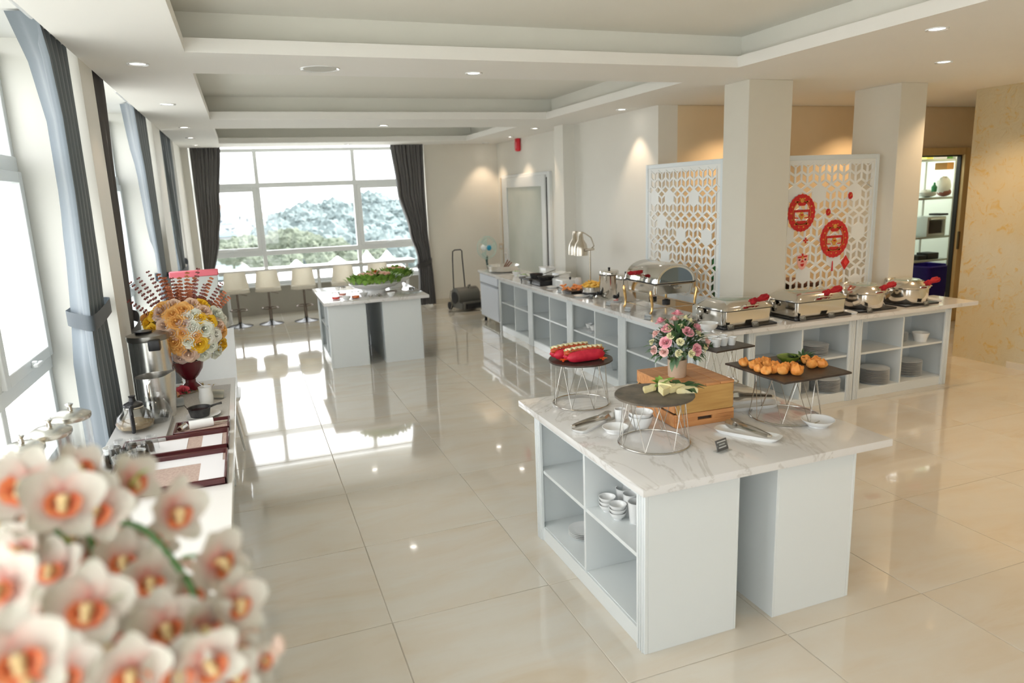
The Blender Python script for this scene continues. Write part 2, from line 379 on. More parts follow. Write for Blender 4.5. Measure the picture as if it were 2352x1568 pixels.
for k, (x, y) in enumerate(DL):
    t = dl if k == 0 else dup(dl, (x, y, 3.0))
    t.location = (x, y, 2.998); t['label'] = 'recessed downlight, '+DLN[k]
    if k == 0: KIDS.clear()
    l = bpy.data.lights.new('spot_glow', 'SPOT'); l.energy = 36 if x > 4 else 9; l.color = (1, .76, .54); l.spot_size = RAD(78); l.spot_blend = .55; l.shadow_soft_size = .03
    o = bpy.data.objects.new('spot_glow', l); COL.objects.link(o); o.location = (x, y, 2.985)
    KIDS.pop(dl, None); KIDS[dl] = [(c, []) for c in dl.children]
for x, y in ((4.3, 1.2), (6.1, 1.2), (6.1, 3.0), (6.9, 5.2), (5.5, 6.8), (7.4, 6.8), (-.53, 2.6), (1.8, -2.8)):  # extra spots without fittings, added mainly to warm the right side
    l = bpy.data.lights.new('spot_glow', 'SPOT'); l.energy = 70 if x > 3 else 20; l.color = (1, .70, .42); l.spot_size = RAD(120); l.spot_blend = .6; l.shadow_soft_size = .04
    o = bpy.data.objects.new('spot_glow', l); COL.objects.link(o); o.location = (x, y, 2.985)
l = bpy.data.lights.new('kitchen_glow', 'AREA'); l.energy = 75; l.size = 1.2; l.color = (.95, 1, .96); o = bpy.data.objects.new('kitchen_glow', l); COL.objects.link(o); o.location = (9.2, 8.3, 2.93)
t = thing('ceiling_speaker', 'round flush speaker grille in the ceiling beam', 'speaker', (.63, 5.46, 3.0))
b = NB(); lathe(b, [(.115, 0), (.135, -.006), (.14, 0)], 32); ob('rim', b, M_white, t)
b = NB(); lathe(b, [(0, -.003), (.115, -.002), (.115, .002), (0, .002)], 32); ob('grille', b, mat('speaker_grille', (.62, .62, .57), .7), t)
t = thing('fire_alarm', 'small red fire alarm beacon high on the wall over the frosted door', 'alarm', (4.70, 12.08, 2.91))
b = NB(); box(b, -.05, .02, -.07, .07, -.13, .10, .03, 3); ob('housing', b, mat('alarm_red', (.72, .02, .04), .3), t)
b = NB(); box(b, -.065, -.045, -.035, .035, -.08, .03, .008, 2); ob('lens', b, mat('alarm_lens', (.85, .22, .25), .15), t)
t = thing('wall_switch', 'square switch box on a surface cable duct beside the frosted door', 'switch', (4.7, 13.08, 1.05))
b = NB(); box(b, -.045, .015, -.11, .11, -.06, .06, .008); ob('switch_box', b, mat('beige_plastic', (.62, .54, .42), .4), t)
b = NB(); box(b, -.01, .012, -.012, .012, -1.0, 1.3, .003); ob('cable_duct', b, mat('duct_plastic', (.66, .58, .46), .5), t)
b = NB(); box(b, -.055, -.045, -.05, .05, -.025, .025, .004); ob('rocker', b, M_white, t)
# ---------------------------------------------------------------- curtains
def curtain(label, prof, pos, axis, m, tie=None, group='tied back curtains', folds=9, amp=.045, wrap=False):
    # prof: list of (z, a0, a1) edges along the wall; pos = depth coordinate; axis 'y' (left wall) or 'x' (far wall)
    t = thing('curtain', label, 'curtain', (0, 0, 0), 0, group); b = NB(); N = folds*8; rows = []
    zs = []
    for (za, a, c), (zb, a2, c2) in zip(prof, prof[1:]):
        n = max(2, int(abs(za-zb)/.12))
        for k in range(n): f = k/n; g = f*f*(3-2*f); zs.append((za+(zb-za)*f, a+(a2-a)*g, c+(c2-c)*g))
    zs.append(prof[-1])
    def section(a0, a1, u, w_):                # bunched section: a face turned to the near window, then folds along the wall
        l = .9/a0; r = .9/a1; Yl = 1.02/l; ym = .875/(l-.58*(l-r))
        if u < .38: f = u/.38; return -1.02+.145*f**.8+.006*sin(f*9), Yl+(ym-Yl)*f
        f = (u-.38)/.62; return -.885-.035*(.5-.5*cos(f*2*pi*5)), ym+(a1-ym)*f
    for z, a0, a1 in zs:
        if wrap:
            row = [b.verts.new((*section(a0, a1, k/N, z), z)) for k in range(N+1)]; rows.append(row); continue
        row = []; w = abs(a1-a0); am = min(amp*(1.25 if w < .55 else 1), .07)
        for k in range(N+1):
            u = k/N; ph = 2*pi*folds*(u+.018*sin(5*u*pi+z*.7)); dd = am*sin(ph)*(.75+.25*sin(u*11+z))+.012*sin(ph*2+z*2)
            a = a0+(a1-a0)*u+.008*cos(ph)
            row.append(b.verts.new((pos+dd, a, z) if axis == 'y' else (a, pos+dd, z)))
        rows.append(row)
    for r1, r2 in zip(rows, rows[1:]):
        for k in range(N): b.faces.new((r1[k], r1[k+1], r2[k+1], r2[k]))
    ob('drape', b, m, t, ang=80)
    b = NB(); a0, a1 = prof[0][1], prof[0][2]
    if axis == 'y': tube(b, [(pos, a0-.1, 3.07), (pos, a1+.03, 3.07)], .014)
    else: tube(b, [(a0-.06, pos, 3.07), (a1+.06, pos, 3.07)], .014)
    ob('curtain_rod', b, M_white, t)
    if tie:
        z, a0, a1 = tie; b = NB(); lo = []; hi = []; path = []
        if wrap:
            l = .9/a0; r = .9/a1; Yl = 1.02/l; ym = .875/(l-.58*(l-r)); raw = [(-1.035, Yl+.04), (-1.03, Yl-.02), (-.95, (Yl+ym)/2-.035), (-.872, ym-.02), (-.85, ym+.08), (-.85, a1-.1), (-.865, a1+.02), (-.95, a1+.03), (-1.01, a1-.02)]
            nr_ = len(raw)
            for q in range(nr_):
                for g in range(4):
                    f = g/4; p0, p1, p2, p3 = raw[q-1], raw[q], raw[(q+1) % nr_], raw[(q+2) % nr_]
                    path.append(tuple(.5*(2*p1[d]+(p2[d]-p0[d])*f+(2*p0[d]-5*p1[d]+4*p2[d]-p3[d])*f*f+(3*p1[d]-p0[d]-3*p2[d]+p3[d])*f**3) for d in (0, 1)))
            zs_ = [z+.05*((p[1]-a0)/(a1-a0)-.4) for p in path]
        else:
            for k in range(28):
                th = 2*pi*k/28; u = (a0+a1)/2+(a1-a0)/2*1.04*cos(th); dd = .085*sin(th)
                path.append((pos+dd, u) if axis == 'y' else (u, pos+dd)); zs_ = [z+.05*cos(2*pi*k/28) for k in range(28)]
        n = len(path)
        for p, zz in zip(path, zs_): lo.append(b.verts.new((*p, zz-.045))); hi.append(b.verts.new((*p, zz+.045)))
        for k in range(n): b.faces.new((lo[k], lo[(k+1) % n], hi[(k+1) % n], hi[k]))
        bmesh.ops.solidify(b, geom=b.faces[:], thickness=.004)
        ob('tieback', b, m, t, ang=80)
    return t
XC = -.905
curtain('tall blue grey curtain tied back with a band, nearest of the window wall', [(3.09, 3.98, 5.20), (2.9, 4.27, 5.20), (2.6, 4.45, 5.20), (2.2, 4.45, 5.20), (1.8, 4.37, 5.18), (1.47, 4.27, 5.12), (1.2, 4.15, 5.17), (.9, 4.13, 5.2), (.03, 4.1, 5.22)], XC, 'y', M_curt, (1.45, 4.25, 5.16), folds=9, amp=.042, wrap=True)
curtain('narrow dark curtain just beyond the first window pier', [(3.09, 5.72, 6.5), (2.2, 5.72, 6.35), (1.4, 5.74, 6.3), (1.0, 5.72, 6.2), (.03, 5.72, 6.3)], XC, 'y', M_curt2, (1.2, 5.73, 6.24), folds=6, amp=.03)
curtain('blue grey curtain of the second side window, before the second pier', [(3.09, 7.3, 9.1), (2.8, 7.46, 9.1), (2.4, 7.8, 9.1), (1.9, 7.95, 9.1), (1.6, 8.13, 9.1), (1.3, 8.25, 9.08), (1.1, 8.2, 9.12), (.03, 8.1, 9.13)], XC, 'y', M_curt, (1.25, 8.23, 9.1), folds=9, amp=.05, wrap=True)
curtain('farthest blue grey curtain of the side windows', [(3.09, 10.05, 11.8), (2.4, 10.1, 11.8), (1.7, 10.5, 11.8), (1.25, 10.75, 11.8), (.8, 10.7, 11.82), (.03, 10.6, 11.82)], XC+.01, 'y', M_curt, (1.2, 10.74, 11.82), folds=8, amp=.04)
curtain('charcoal curtain at the left edge of the far window', [(3.09, -.72, -.23), (2.0, -.72, -.34), (1.4, -.72, -.42), (1.1, -.72, -.50), (.8, -.72, -.60), (.6, -.72, -.58), (.03, -.72, -.5)], 13.42, 'x', M_curt2, None, folds=9, amp=.04)
curtain('charcoal curtain tied at the right edge of the far window', [(3.09, 2.64, 3.24), (2.2, 2.72, 3.23), (1.4, 2.90, 3.24), (.95, 3.02, 3.27), (.6, 3.02, 3.3), (.03, 2.98, 3.32)], 13.22, 'x', M_curt2, (.82, 3.01, 3.29), folds=9, amp=.04)

# ---------------------------------------------------------------- shelf cabinets and worktops
def cabinet(label, group, L, D, Hh, cols=2, rows=2, first=[None], plinth=.05):
    # open front faces -Y, spans x 0..L, y 0..D
    t = thing('shelf_cabinet', label, 'cabinet', group=group); p = .075; s = .018
    b = NB(); box(b, 0, L, D-.012, D, 0, Hh, .001); ob('back_panel', b, M_cab, t)
    for x in (0, L-s):
        b = NB(); box(b, x, x+s, .012, D-.012, 0, Hh, .001); ob('side_panel', b, M_cab, t)
    for x in (0, L-p):
        b = NB(); box(b, x, x+p, -.006, .012, 0, Hh, .002)
        for k in range(3): box(b, x+.012+k*.019, x+.024+k*.019, -.011, -.005, .0, Hh-.01, .002)
        ob('pilaster', b, M_cab, t)
    b = NB(); box(b, p, L-p, 0, .016, Hh-.045, Hh, .001); ob('top_rail', b, M_cab, t)
    b = NB(); box(b, p, L-p, .004, .02, 0, .085, .001); ob('plinth', b, M_cab, t)
    b = NB(); box(b, s, L-s, .016, D-.012, .07, .088, .001); ob('bottom_board', b, M_cab, t)
    for r in range(1, rows):
        z = .085+(Hh-.085)*r/rows; b = NB(); box(b, s, L-s, .014, D-.012, z-.01, z+.01, .001); ob('shelf', b, M_cab, t)
    for c in range(1, cols):
        x = L*c/cols; b = NB(); box(b, x-.01, x+.01, .01, D-.012, .088, Hh, .001); ob('divider', b, M_cab, t)
    return t
CH = .80
# nearer island: two units back to back, shelves open to the window side (-X)
def place(t, x, y, rz): t.location = (x, y, 0); t.rotation_euler = (0, 0, rz)
c = cabinet('white open shelf cabinet of the nearer island, holding cups', 'island cabinets', 1.27, .495, CH)
place(c, 1.515, 3.775, -pi/2)
c = cabinet('white cabinet of the nearer island, plain back panel, right of the gap', 'island cabinets', 1.27, .475, CH)
place(c, 2.70, 2.505, pi/2)
c = cabinet('white open shelf cabinet of the far salad island, left unit', 'island cabinets', 1.27, .46, CH)
place(c, .87, 10.17, -pi/2)
c = cabinet('white cabinet of the far salad island, right unit beside the gap', 'island cabinets', 1.27, .49, CH)
place(c, 2.03, 8.9, pi/2)
# white infill board between the units, set back
for x0, x1, y, l in ((2.012, 2.223, 3.70, 'nearer'), (1.332, 1.538, 10.1, 'far salad')):
    t = thing('infill_board', 'narrow white board closing the gap at the back of the %s island' % l, 'board', (x0, y, 0)); b = NB(); box(b, 0, x1-x0, 0, .018, 0, CH, .001); ob('panel', b, M_cab, t)
def slab(label, rects, z0=.80, z1=.838):
    t = thing('worktop', label, 'worktop', (rects[0][0], rects[0][2], z0)); b = NB(); ox, oy = rects[0][0], rects[0][2]
    if len(rects) == 1:
        r = rects[0]; box(b, 0, r[1]-ox, 0, r[3]-oy, 0, z1-z0, .003, 2)
    else:
        (x0, x1, y0, y1), (X0, X1, Y0, Y1) = rects   # L: run along +Y then run along +X
        pts = [(x0, y0), (X1, y0), (X1, Y1), (x1, Y1), (x1, y1), (x0, y1)]
        prism(b, [(x-ox, y-oy) for x, y in pts], 0, z1-z0); bmesh.ops.bevel(b, geom=b.edges[:], offset=.003, segments=2, affect='EDGES')
    ob('marble_slab', b, M_marble, t); return t
slab('veined white marble top of the nearer island', [(1.47, 2.88, 2.455, 3.93)])
slab('white marble top of the far salad island', [(.82, 2.14, 8.84, 10.45)])
slab('long L shaped white marble worktop of the buffet counter', [(3.52, 4.12, 4.98, 10.22), (3.52, 6.86, 4.98, 5.49)])
for k in range(4):
    c = cabinet('white open buffet cabinet facing the windows, %s' % ['nearest to the corner', 'second from the corner', 'third from the corner', 'farthest, by the grey cabinet'][k], 'buffet cabinets', 1.265, .5, CH)
    place(c, 3.56, 6.37+1.27*k, -pi/2)
for x, l in ((4.09, 'left unit with three plate stacks'), (5.335, 'right end unit with plates and bowl')):
    c = cabinet('white open cabinet of the front buffet run, '+l, 'buffet cabinets', 1.235, .44, CH); place(c, x, 5.045, 0)
t = thing('corner_panel', 'plain white end panel at the inner corner of the buffet counter', 'panel', (3.56, 5.03, 0)); b = NB(); box(b, 0, .47, 0, .03, 0, CH, .002); ob('board', b, M_cab, t)

# steel-trimmed white cabinet at the far end of the buffet
t = thing('freezer_cabinet', 'pale grey counter height cabinet on short feet at the far buffet end', 'cabinet', (3.58, 10.27, 0))
M_gry = mat('pale_grey_enamel', (.66, .70, .76), .3)
b = NB(); box(b, .02, .6, 0, .92, .08, .80, .006); ob('body', b, mat('aluminium_trim', (.55, .55, .50), .3, .7), t)
b = NB(); box(b, 0, .025, .03, .9, .10, .62, .006); box(b, -.004, .02, .03, .9, .655, .79, .006); ob('door', b, M_gry, t)
b = NB(); box(b, -.006, .018, .03, .9, .63, .645, .002); ob('handle_groove', b, mat('seam_grey', (.42, .45, .50), .4), t)
b = NB(); box(b, -.02, .62, -.01, .95, .80, .838, .003); ob('top_panel', b, M_marble, t)
for x in (.06, .54):
    for y in (.06, .86):
        b = NB(); lathe(b, [(.02, 0), (.026, .01), (.018, .08)], 10, (x, y, 0)); ob('foot', b, M_black, t)

# ---------------------------------------------------------------- lattice screens (rhombus cut boards)
def lattice(name, label, Wd, Hh, solid, z0, bw=.15):
    # board in local XZ plane, width Wd along x, thickness along y
    t = thing(name, label, 'screen'); R = .0875; w = R*sqrt(3); th = .012
    b = NB()
    for q in ((.0455, Wd-.0455, -th, th, z0, z0+.06), (.0455, Wd-.0455, -th, th, Hh-.045, Hh), (0, .045, -th, th, z0, Hh), (Wd-.045, Wd, -th, th, z0, Hh)): box(b, *q, .003)
    ob('outer_frame', b, mat('screen_frame', (.74, .80, .82), .3), t)
    b = NB(); V = {}
    def vert(x, z):
        k = (round(x*2000), round(z*2000))
        if k not in V: V[k] = b.verts.new((x, 0, z))
        return V[k]
    def inside(x, z): return bw*.55 < x < Wd-bw*.55 and z0+bw*.55 < z < Hh-bw*.55
    nr = int((Hh-z0)/(1.5*R))+2; nc = int(Wd/w)+2; seen = set()
    for r in range(-1, nr):
        for q in range(-1, nc):
            cx = q*w+(w/2 if r % 2 else 0)+.03; cz = z0+.05+r*1.5*R
            hv = [(cx+R*sin(pi/3*k), cz+R*cos(pi/3*k)) for k in range(6)]     # 0 = top, clockwise
            fill = (q, r) in solid
            up = (q*7+r*3) % 5 not in (1,)
            s = 0 if r % 2 == 0 else 1
            spokes = (1, 3, 5) if s == 0 else (0, 2, 4)
            for k in spokes:
                quad = [(cx, cz), hv[k], hv[(k+1) % 6], hv[(k+2) % 6]]
                mx, mz = sum(p[0] for p in quad)/4, sum(p[1] for p in quad)/4
                if not inside(mx, mz): continue
                o = [vert(*p) for p in quad]
                if fill:
                    try: b.faces.new(o)
                    except ValueError: pass
                    continue
                f = .72
                i = [b.verts.new((mx+(p[0]-mx)*f, 0, mz+(p[1]-mz)*f)) for p in quad]
                for e in range(4):
                    try: b.faces.new((o[e], o[(e+1) % 4], i[(e+1) % 4], i[e]))
                    except ValueError: pass
    bmesh.ops.recalc_face_normals(b, faces=b.faces); bmesh.ops.solidify(b, geom=b.faces[:], thickness=.010)
    for v in b.verts:
        v.co.x = min(max(v.co.x, .03), Wd-.03); v.co.z = min(max(v.co.z, z0+.03), Hh-.03)
    for q in ((.03, bw*.62, 0, 0), (Wd-bw*.62, Wd-.03, 0, 0)): box(b, q[0], q[1], -.0045, .0045, z0+.03, Hh-.03)
    for q in ((z0+.03, z0+bw*.62), (Hh-bw*.62, Hh-.03)): box(b, .03, Wd-.03, -.0042, .0042, *q)
    ob('lattice', b, mat('screen_white', (.84, .86, .84), .35), t)
    return t
solidA = {(1, 8), (3, 8), (6, 8), (2, 6), (4, 5), (5, 2), (2, 3), (7, 5)}
t = lattice('lattice_screen', 'white rhombus lattice screen left of the big square pillar, in front of green crates', 1.42, 2.33, solidA, .86)
t.location = (4.40, 7.28, 0); t.rotation_euler = (0, 0, -pi/2)
solidB = {(1, 8), (3, 8), (6, 8), (0, 5), (4, 3), (6, 5), (2, 2), (6, 1)}
t2 = lattice('lattice_screen', 'white rhombus lattice screen hung with red paper ornaments, right of the pillar', 1.24, 2.33, solidB, .86)
t2.location = (4.86, 5.62, 0)
# ---------------------------------------------------------------- plates, bowls, cups on the shelves
def plate_mesh(r, name='plate'):
    b = NB(); lathe(b, [(0, .002), (r*.55, .002), (r*.6, 0), (r*.64, .002), (r*.98, .016), (r, .019), (r*.97, .019), (r*.66, .007), (r*.5, .006), (0, .006)], 32)
    return mesh_of(name, b, M_white)
PL = plate_mesh(.140); PLs = plate_mesh(.09, 'saucer')
def stack(x, y, z, n, lab, me=PL, dz=.0135, name='plate', group='stacked dinner plates'):
    for k in range(n):
        o = ob(name, me, None, None, (x+random.uniform(-.003, .003), y+random.uniform(-.003, .003), z+k*dz), (0, 0, random.random()*6))
        tag(o, 'white plate, %s%s %s' % (nth(n-1-k, n), ' of', lab), 'plate', group)
SH = .085+(CH-.085)/2+.010
F0 = .088
def inr(cx, col): return cx+.31+(col*.615)
# front run units start at x 4.09 and 5.335
stack(4.40, 5.24, F0, 5, 'the front run, left unit, low left stack')
stack(4.87, 5.32, F0, 9, 'the left unit, low right bay, rear stack')
stack(5.13, 5.19, F0, 9, 'the left unit, low right bay, front stack')
stack(5.02, 5.25, SH, 7, 'the upper shelf stack, left unit')
stack(5.51, 5.32, F0, 9, 'the right unit, low left bay, rear stack')
stack(5.76, 5.19, F0, 11, 'the right unit, low left bay, front stack')
stack(6.28, 5.26, F0, 11, 'the right unit, low right bay')
stack(6.12, 5.32, SH, 6, 'the upper shelf stack, right unit')
stack(5.5, 5.3, SH, 2, 'the upper shelf pair, right unit')
def bowl_mesh(name, r, h, foot=.5, m=M_white, th=.003, seg=28):
    b = NB(); lathe(b, [(0, 0), (r*foot, 0), (r*foot, h*.08), (r*.82, h*.45), (r*.98, h*.9), (r, h), (r-th, h), (r*.79, h*.48), (r*foot*.9, h*.16), (0, h*.13)], seg)
    return mesh_of(name, b, m)
BW = bowl_mesh('bowl', .082, .088, .72)
o = ob('bowl', BW, None, None, (6.33, 5.17, SH)); tag(o, 'deep white bowl beside the plates on the upper shelf, right end', 'bowl')
CUPS = bowl_mesh('cup', .045, .038, .5)
for k, (x, y, z, l) in enumerate([(3.72, 7.45, SH, 'left'), (3.70, 7.30, SH, 'right'), (3.78, 7.2, SH, 'rear')]):
    o = ob('saucer', PLs, None, None, (x, y, z)); tag(o, 'white saucer, %s of three on a window side shelf' % l, 'saucer', 'cups and saucers in the buffet shelves')
    o = ob('cup', bowl_mesh('cup', .042, .055), None, None, (x, y, z+.019)); tag(o, 'white cup on the %s saucer of the window side buffet shelf' % l, 'cup', 'cups and saucers in the buffet shelves')
o = ob('bowl', bowl_mesh('bowl', .1, .07), None, None, (3.80, 8.16, F0)); tag(o, 'wide white bowl low in the second farthest buffet unit', 'bowl')
for k, (x, y) in enumerate([(3.72, 6.62), (3.7, 6.5), (3.74, 6.86)]):
    o = ob('glass', bowl_mesh('tumbler', .04, .09, .7, M_clear), None, None, (x, y, F0)); tag(o, ['clear tumbler low in the buffet unit behind the round slate, nearest', 'clear tumbler low in the buffet unit, between two others', 'clear tumbler low in the buffet unit, farthest of three'][k], 'glass', 'tumblers in the buffet shelf')
# nearer island shelf: mugs, ribbed bowls, one pile of plates
def mug(label, x, y, z, r=.038, h=.085):
    t = thing('mug', label, 'mug', (x, y, z), 0, 'mugs on the island shelf'); b = NB()
    lathe(b, [(0, 0), (r*.75, 0), (r*.8, .004), (r*.97, h*.9), (r, h), (r-.004, h), (r*.75, .008), (0, .008)], 24); ob('body', b, M_white, t)
    b = NB(); tube(b, [(r*.9, 0, h*.25), (r*1.35, 0, h*.3), (r*1.5, 0, h*.5), (r*1.35, 0, h*.72), (r*.95, 0, h*.75)], .005, 6); ob('handle', b, M_white, t)
def shelf_pt(px, py): return T(px, py, SH)
for l, px, py, h in (('front right on the island shelf, half behind the post', 1461, 1192, .11), ('rear right on the island shelf', 1449, 1172, .11), ('tall one at the back left on the island shelf', 1432, 1150, .09)):
    p = shelf_pt(px, py+6); mug('white mug, '+l, p.x, p.y, SH, .042, h)
for l, px, py, n in (('front pile', 1419, 1190, 3), ('left rear pile', 1395, 1172, 3)):
    p = shelf_pt(px, py)
    for k in range(n):
        o = ob('ramekin', CUPS, None, None, (p.x, p.y, SH+k*.021)); tag(o, 'small white dish, %s of the %s on the island shelf' % (['bottom one', 'middle one', 'top one'][k], l), 'bowl', 'small dishes on the island shelf')
for k in range(4):
    p = T(1330, 1232, F0); o = ob('saucer', PLs, None, None, (p.x+.03, p.y, F0+k*.010)); tag(o, 'small white plate, %s of the low pile in the nearer island' % ['bottom one', 'second from the bottom', 'second from the top', 'top one'][k], 'plate', 'small plates in the island')

# ---------------------------------------------------------------- display stands on the nearer island
TZ = .838
M_wire = mat('wire_steel', (.52, .50, .46), .22, 1)
def stand(label, px, py, hgt, kind, R=.13, rb=None, slate=None, size=(.19,), rz=0, n=8):
    p = T(px, py, TZ); t = thing('display_stand', label, 'stand', (p.x, p.y, TZ), rz, 'wire display stands on the island')
    rb = rb or R; rt_ = R*.86
    b = NB(); tube(b, circ(rb, 36, .006), .0042, 8, True); ob('base_ring', b, M_wire, t)
    b = NB(); tube(b, circ(rt_, 36, hgt-.006), .0035, 8, True); ob('top_ring', b, M_wire, t)
    for k in range(n):
        a = 2*pi*k/n; b = NB()
        for s in (-1, 1):
            a2 = a+s*pi/n*1.15
            tube(b, [(rb*cos(a), rb*sin(a), .006), (rt_*cos(a2), rt_*sin(a2), hgt-.006)], .0019, 6)
        ob('strut', b, M_wire, t)
    b = NB()
    if kind == 'round':
        n2 = 40; rr = [size[0]*(1+random.uniform(-.012, .012)) for _ in range(n2)]
        prism(b, [(rr[k]*cos(2*pi*k/n2), rr[k]*sin(2*pi*k/n2)) for k in range(n2)], hgt, hgt+.010)
    else:
        sx, sy = size; pts = []
        for (ax, ay), (bx_, by_) in zip([(-sx, -sy), (sx, -sy), (sx, sy), (-sx, sy)], [(sx, -sy), (sx, sy), (-sx, sy), (-sx, -sy)]):
            for k in range(8): f = k/8; pts.append((ax+(bx_-ax)*f+random.uniform(-.003, .003), ay+(by_-ay)*f+random.uniform(-.003, .003)))
        prism(b, pts, hgt, hgt+.010)
    ob('slate_top', b, slate or M_slate, t); return t, p, TZ+hgt+.010
sA, pA, zA = stand('wire stand with round dark slate top, far left on the nearer island', 1335, 925, .265, 'round', .17, size=(.19,), slate=M_slated)
sB, pB, zB = stand('wire stand with large round brown slate, nearest on the island', 1502, 1016, .245, 'round', .178, size=(.195,), slate=M_slate)
sC, pC, zC = stand('wire stand with square dark slate, right side of the island', 1802, 955, .265, 'square', .185, size=(.22, .235), rz=0, slate=M_slated)
sD, pD, zD = stand('wire stand with slate carrying white cups, behind the pink bouquet', 1655, 876, .235, 'square', .11, size=(.16, .13), rz=RAD(6), slate=M_slated, n=6)

# hot dogs with red buns
M_bun = textured('red_bun', [(.3, (.48, .010, .035)), (.7, (.66, .03, .06))], 25, .45, bump=.3)
M_bread = textured('bun_crumb', [(.3, (.66, .62, .34)), (.7, (.80, .72, .48))], 30, .7, bump=.3)
M_saus = mat('sausage', (.55, .09, .03), .25)
M_sauce = mat('green_relish', (.50, .68, .25), .5)
def hotdog(label, x, y, z, rz, L=.13):
    t = thing('hot_dog', label, 'hot dog', (x, y, z), rz, 'hot dogs on the round slate')
    for s in (-1, 1):
        b = NB(); n = 14
        rows = []
        for i in range(n+1):
            u = -1+2*i/n; r = (1-abs(u)**4)**.5; row = []
            for k in range(10):
                a = 2*pi*k/10; row.append(b.verts.new((u*L, s*.026+cos(a)*.027*max(r, .05), .035+sin(a)*.035*max(r, .05)+.004*(1-u*u))))
            rows.append(row)
        for p, q in zip(rows, rows[1:]):
            for k in range(10): b.faces.new((p[k], p[(k+1) % 10], q[(k+1) % 10], q[k]))
        b.faces.new(rows[0]); b.faces.new(rows[-1][::-1]); ob('bun_half', b, M_bun, t)
    b = NB(); tube(b, [(-L*1.02+2*L*1.02*i/12, 0, .058+.006*(1-(i/6-1)**2)) for i in range(13)], [.010]+[.018]*11+[.010], 10); ob('sausage', b, M_saus, t)
    b = NB(); tube(b, [(-L*.95+L*1.9*i/30, .009*sin(i*1.5), .078+.006*(1-(i/15-1)**2)) for i in range(31)], .0075, 8); ob('sauce_line', b, M_bread, t)
    b = NB()
    for i in range(26):
        u = -1+2*i/25; leafm(b, (u*L*.95, .012*(-1)**i, .064), (random.uniform(-.5, .5), (-1)**i, .5), .028, .018, n=2)
    ob('lettuce', b, M_sauce, t)
hotdog('red bun hot dog at the front of the round slate', pA.x-.005, pA.y-.06, zA, RAD(2), .125)
hotdog('red bun hot dog at the back of the round slate', pA.x-.045, pA.y+.045, zA, RAD(4), .125)
def garnish_flower(label, x, y, z):
    t = thing('carved_flower', label, 'garnish', (x, y, z), 0, 'orange garnish flowers'); b = NB()
    for k in range(7): a = k*2*pi/7; leafm(b, (0, 0, .006), (cos(a), sin(a), .45), .034, .014, n=3)
    ob('petals', b, mat('carrot_orange', (.90, .17, .02), .4), t)
    b = NB(); ball(b, (0, 0, .010), .008, 8, 6); ob('centre', b, mat('carrot_deep', (.8, .08, .02), .4), t)
garnish_flower('orange carved carrot flower at the front right of the hot dogs', pA.x+.09, pA.y-.115, zA)
garnish_flower('orange carved carrot flower at the left of the hot dogs', pA.x-.13, pA.y-.04, zA)
def greens(name, label, x, y, z, r, n, m=M_leaf, L=.06, cat='garnish', flat=.3, w=.45):
    b = NB()
    for k in range(n):
        a = random.random()*2*pi; rr = r*random.random(); e = random.uniform(.1, 1)*flat
        leafm(b, (rr*cos(a), rr*sin(a), .004), (cos(a), sin(a), e), L*random.uniform(.7, 1.2), L*w, n=3)
    o = ob(name, b, m, None, (x, y, z)); return tag(o, label, cat, kind='stuff')
greens('parsley', 'dark curly parsley beside the hot dogs', pA.x+.12, pA.y+.02, zA, .045, 46, M_leaf, .045, flat=1, w=.6)
# cheese and melon wedges
M_chs = textured('pale_cheese', [(.3, (.86, .76, .40)), (.7, (.92, .85, .55))], 20, .45)
for k, (dx, dy, a, L, w, h) in enumerate([(-.035, .05, 10, .045, .025, .022), (.005, .07, 40, .04, .02, .02), (.03, -.01, 25, .07, .03, .035), (.055, .035, 60, .06, .03, .04), (.085, -.01, 5, .055, .025, .03), (.12, -.055, -25, .055, .028, .026)]):
    b = NB(); prism(b, [(-L, -w), (L, -w*.6), (L*.8, w), (-L*.2, w*1.2)], 0, h); bmesh.ops.bevel(b, geom=b.edges[:], offset=.004, segments=2, affect='EDGES')
    o = ob('cheese_wedge', b, M_chs, None, (pB.x+dx+.03, pB.y+dy, zB), (0, 0, RAD(a)))
    tag(o, 'pale yellow wedge on the brown slate, '+['left end of the heap', 'behind the left end', 'long front piece', 'upright middle piece', 'piece right of the middle', 'lowest one at the front right'][k], 'cheese', 'pale yellow wedges on the brown slate')
for k, (px, py, dx, dy) in enumerate([(0, 0, .09, .07), (0, 0, .15, .0)]):
    greens('herb_sprig', ['light green sprig behind the yellow wedges', 'dark leaf sprig hanging over the right edge of the brown slate'][k], pB.x+dx, pB.y+dy, zB, .02, 20, [M_leaf2, M_leaf][k], [.07, .10][k], flat=[1.4, .3][k], w=.42)
# choux puffs
M_puff = textured('puff_pastry', [(.3, (.72, .22, .03)), (.6, (.86, .38, .09)), (.8, (.92, .58, .26))], 28, .5, bump=.6)
def puff_mesh(s):
    random.seed(s); b = NB(); ball(b, (0, 0, .022), (.028, .028, .024), 14, 10)
    for v in b.verts:
        f = 1+.17*sin(v.co.x*190+s)*cos(v.co.y*160+s*2+v.co.z*90)+random.uniform(-.05, .05); v.co.x *= f; v.co.y *= f; v.co.z = max(.0, v.co.z*f)
    return mesh_of('puff', b, M_puff)
PUF = [puff_mesh(s) for s in range(4)]; random.seed(11)
PX = [(1709, 832), (1731, 838), (1744, 832), (1757, 829), (1742, 845), (1763, 838), (1780, 840), (1760, 851), (1776, 848), (1797, 850), (1806, 843), (1822, 842), (1830, 852), (1851, 826), (1864, 836), (1887, 835), (1873, 828)]
PN = ['at the far left end', 'second from the left end', 'back row, left', 'back row beside the greens, left', 'front row, far left', 'second row, left', 'in the middle near the greens', 'front row, left', 'second row, middle', 'front row, middle', 'second row behind the middle', 'front row right, behind the largest', 'largest at the front right', 'behind the greens at the right', 'right row, left one', 'at the far right end', 'right row, rear one']
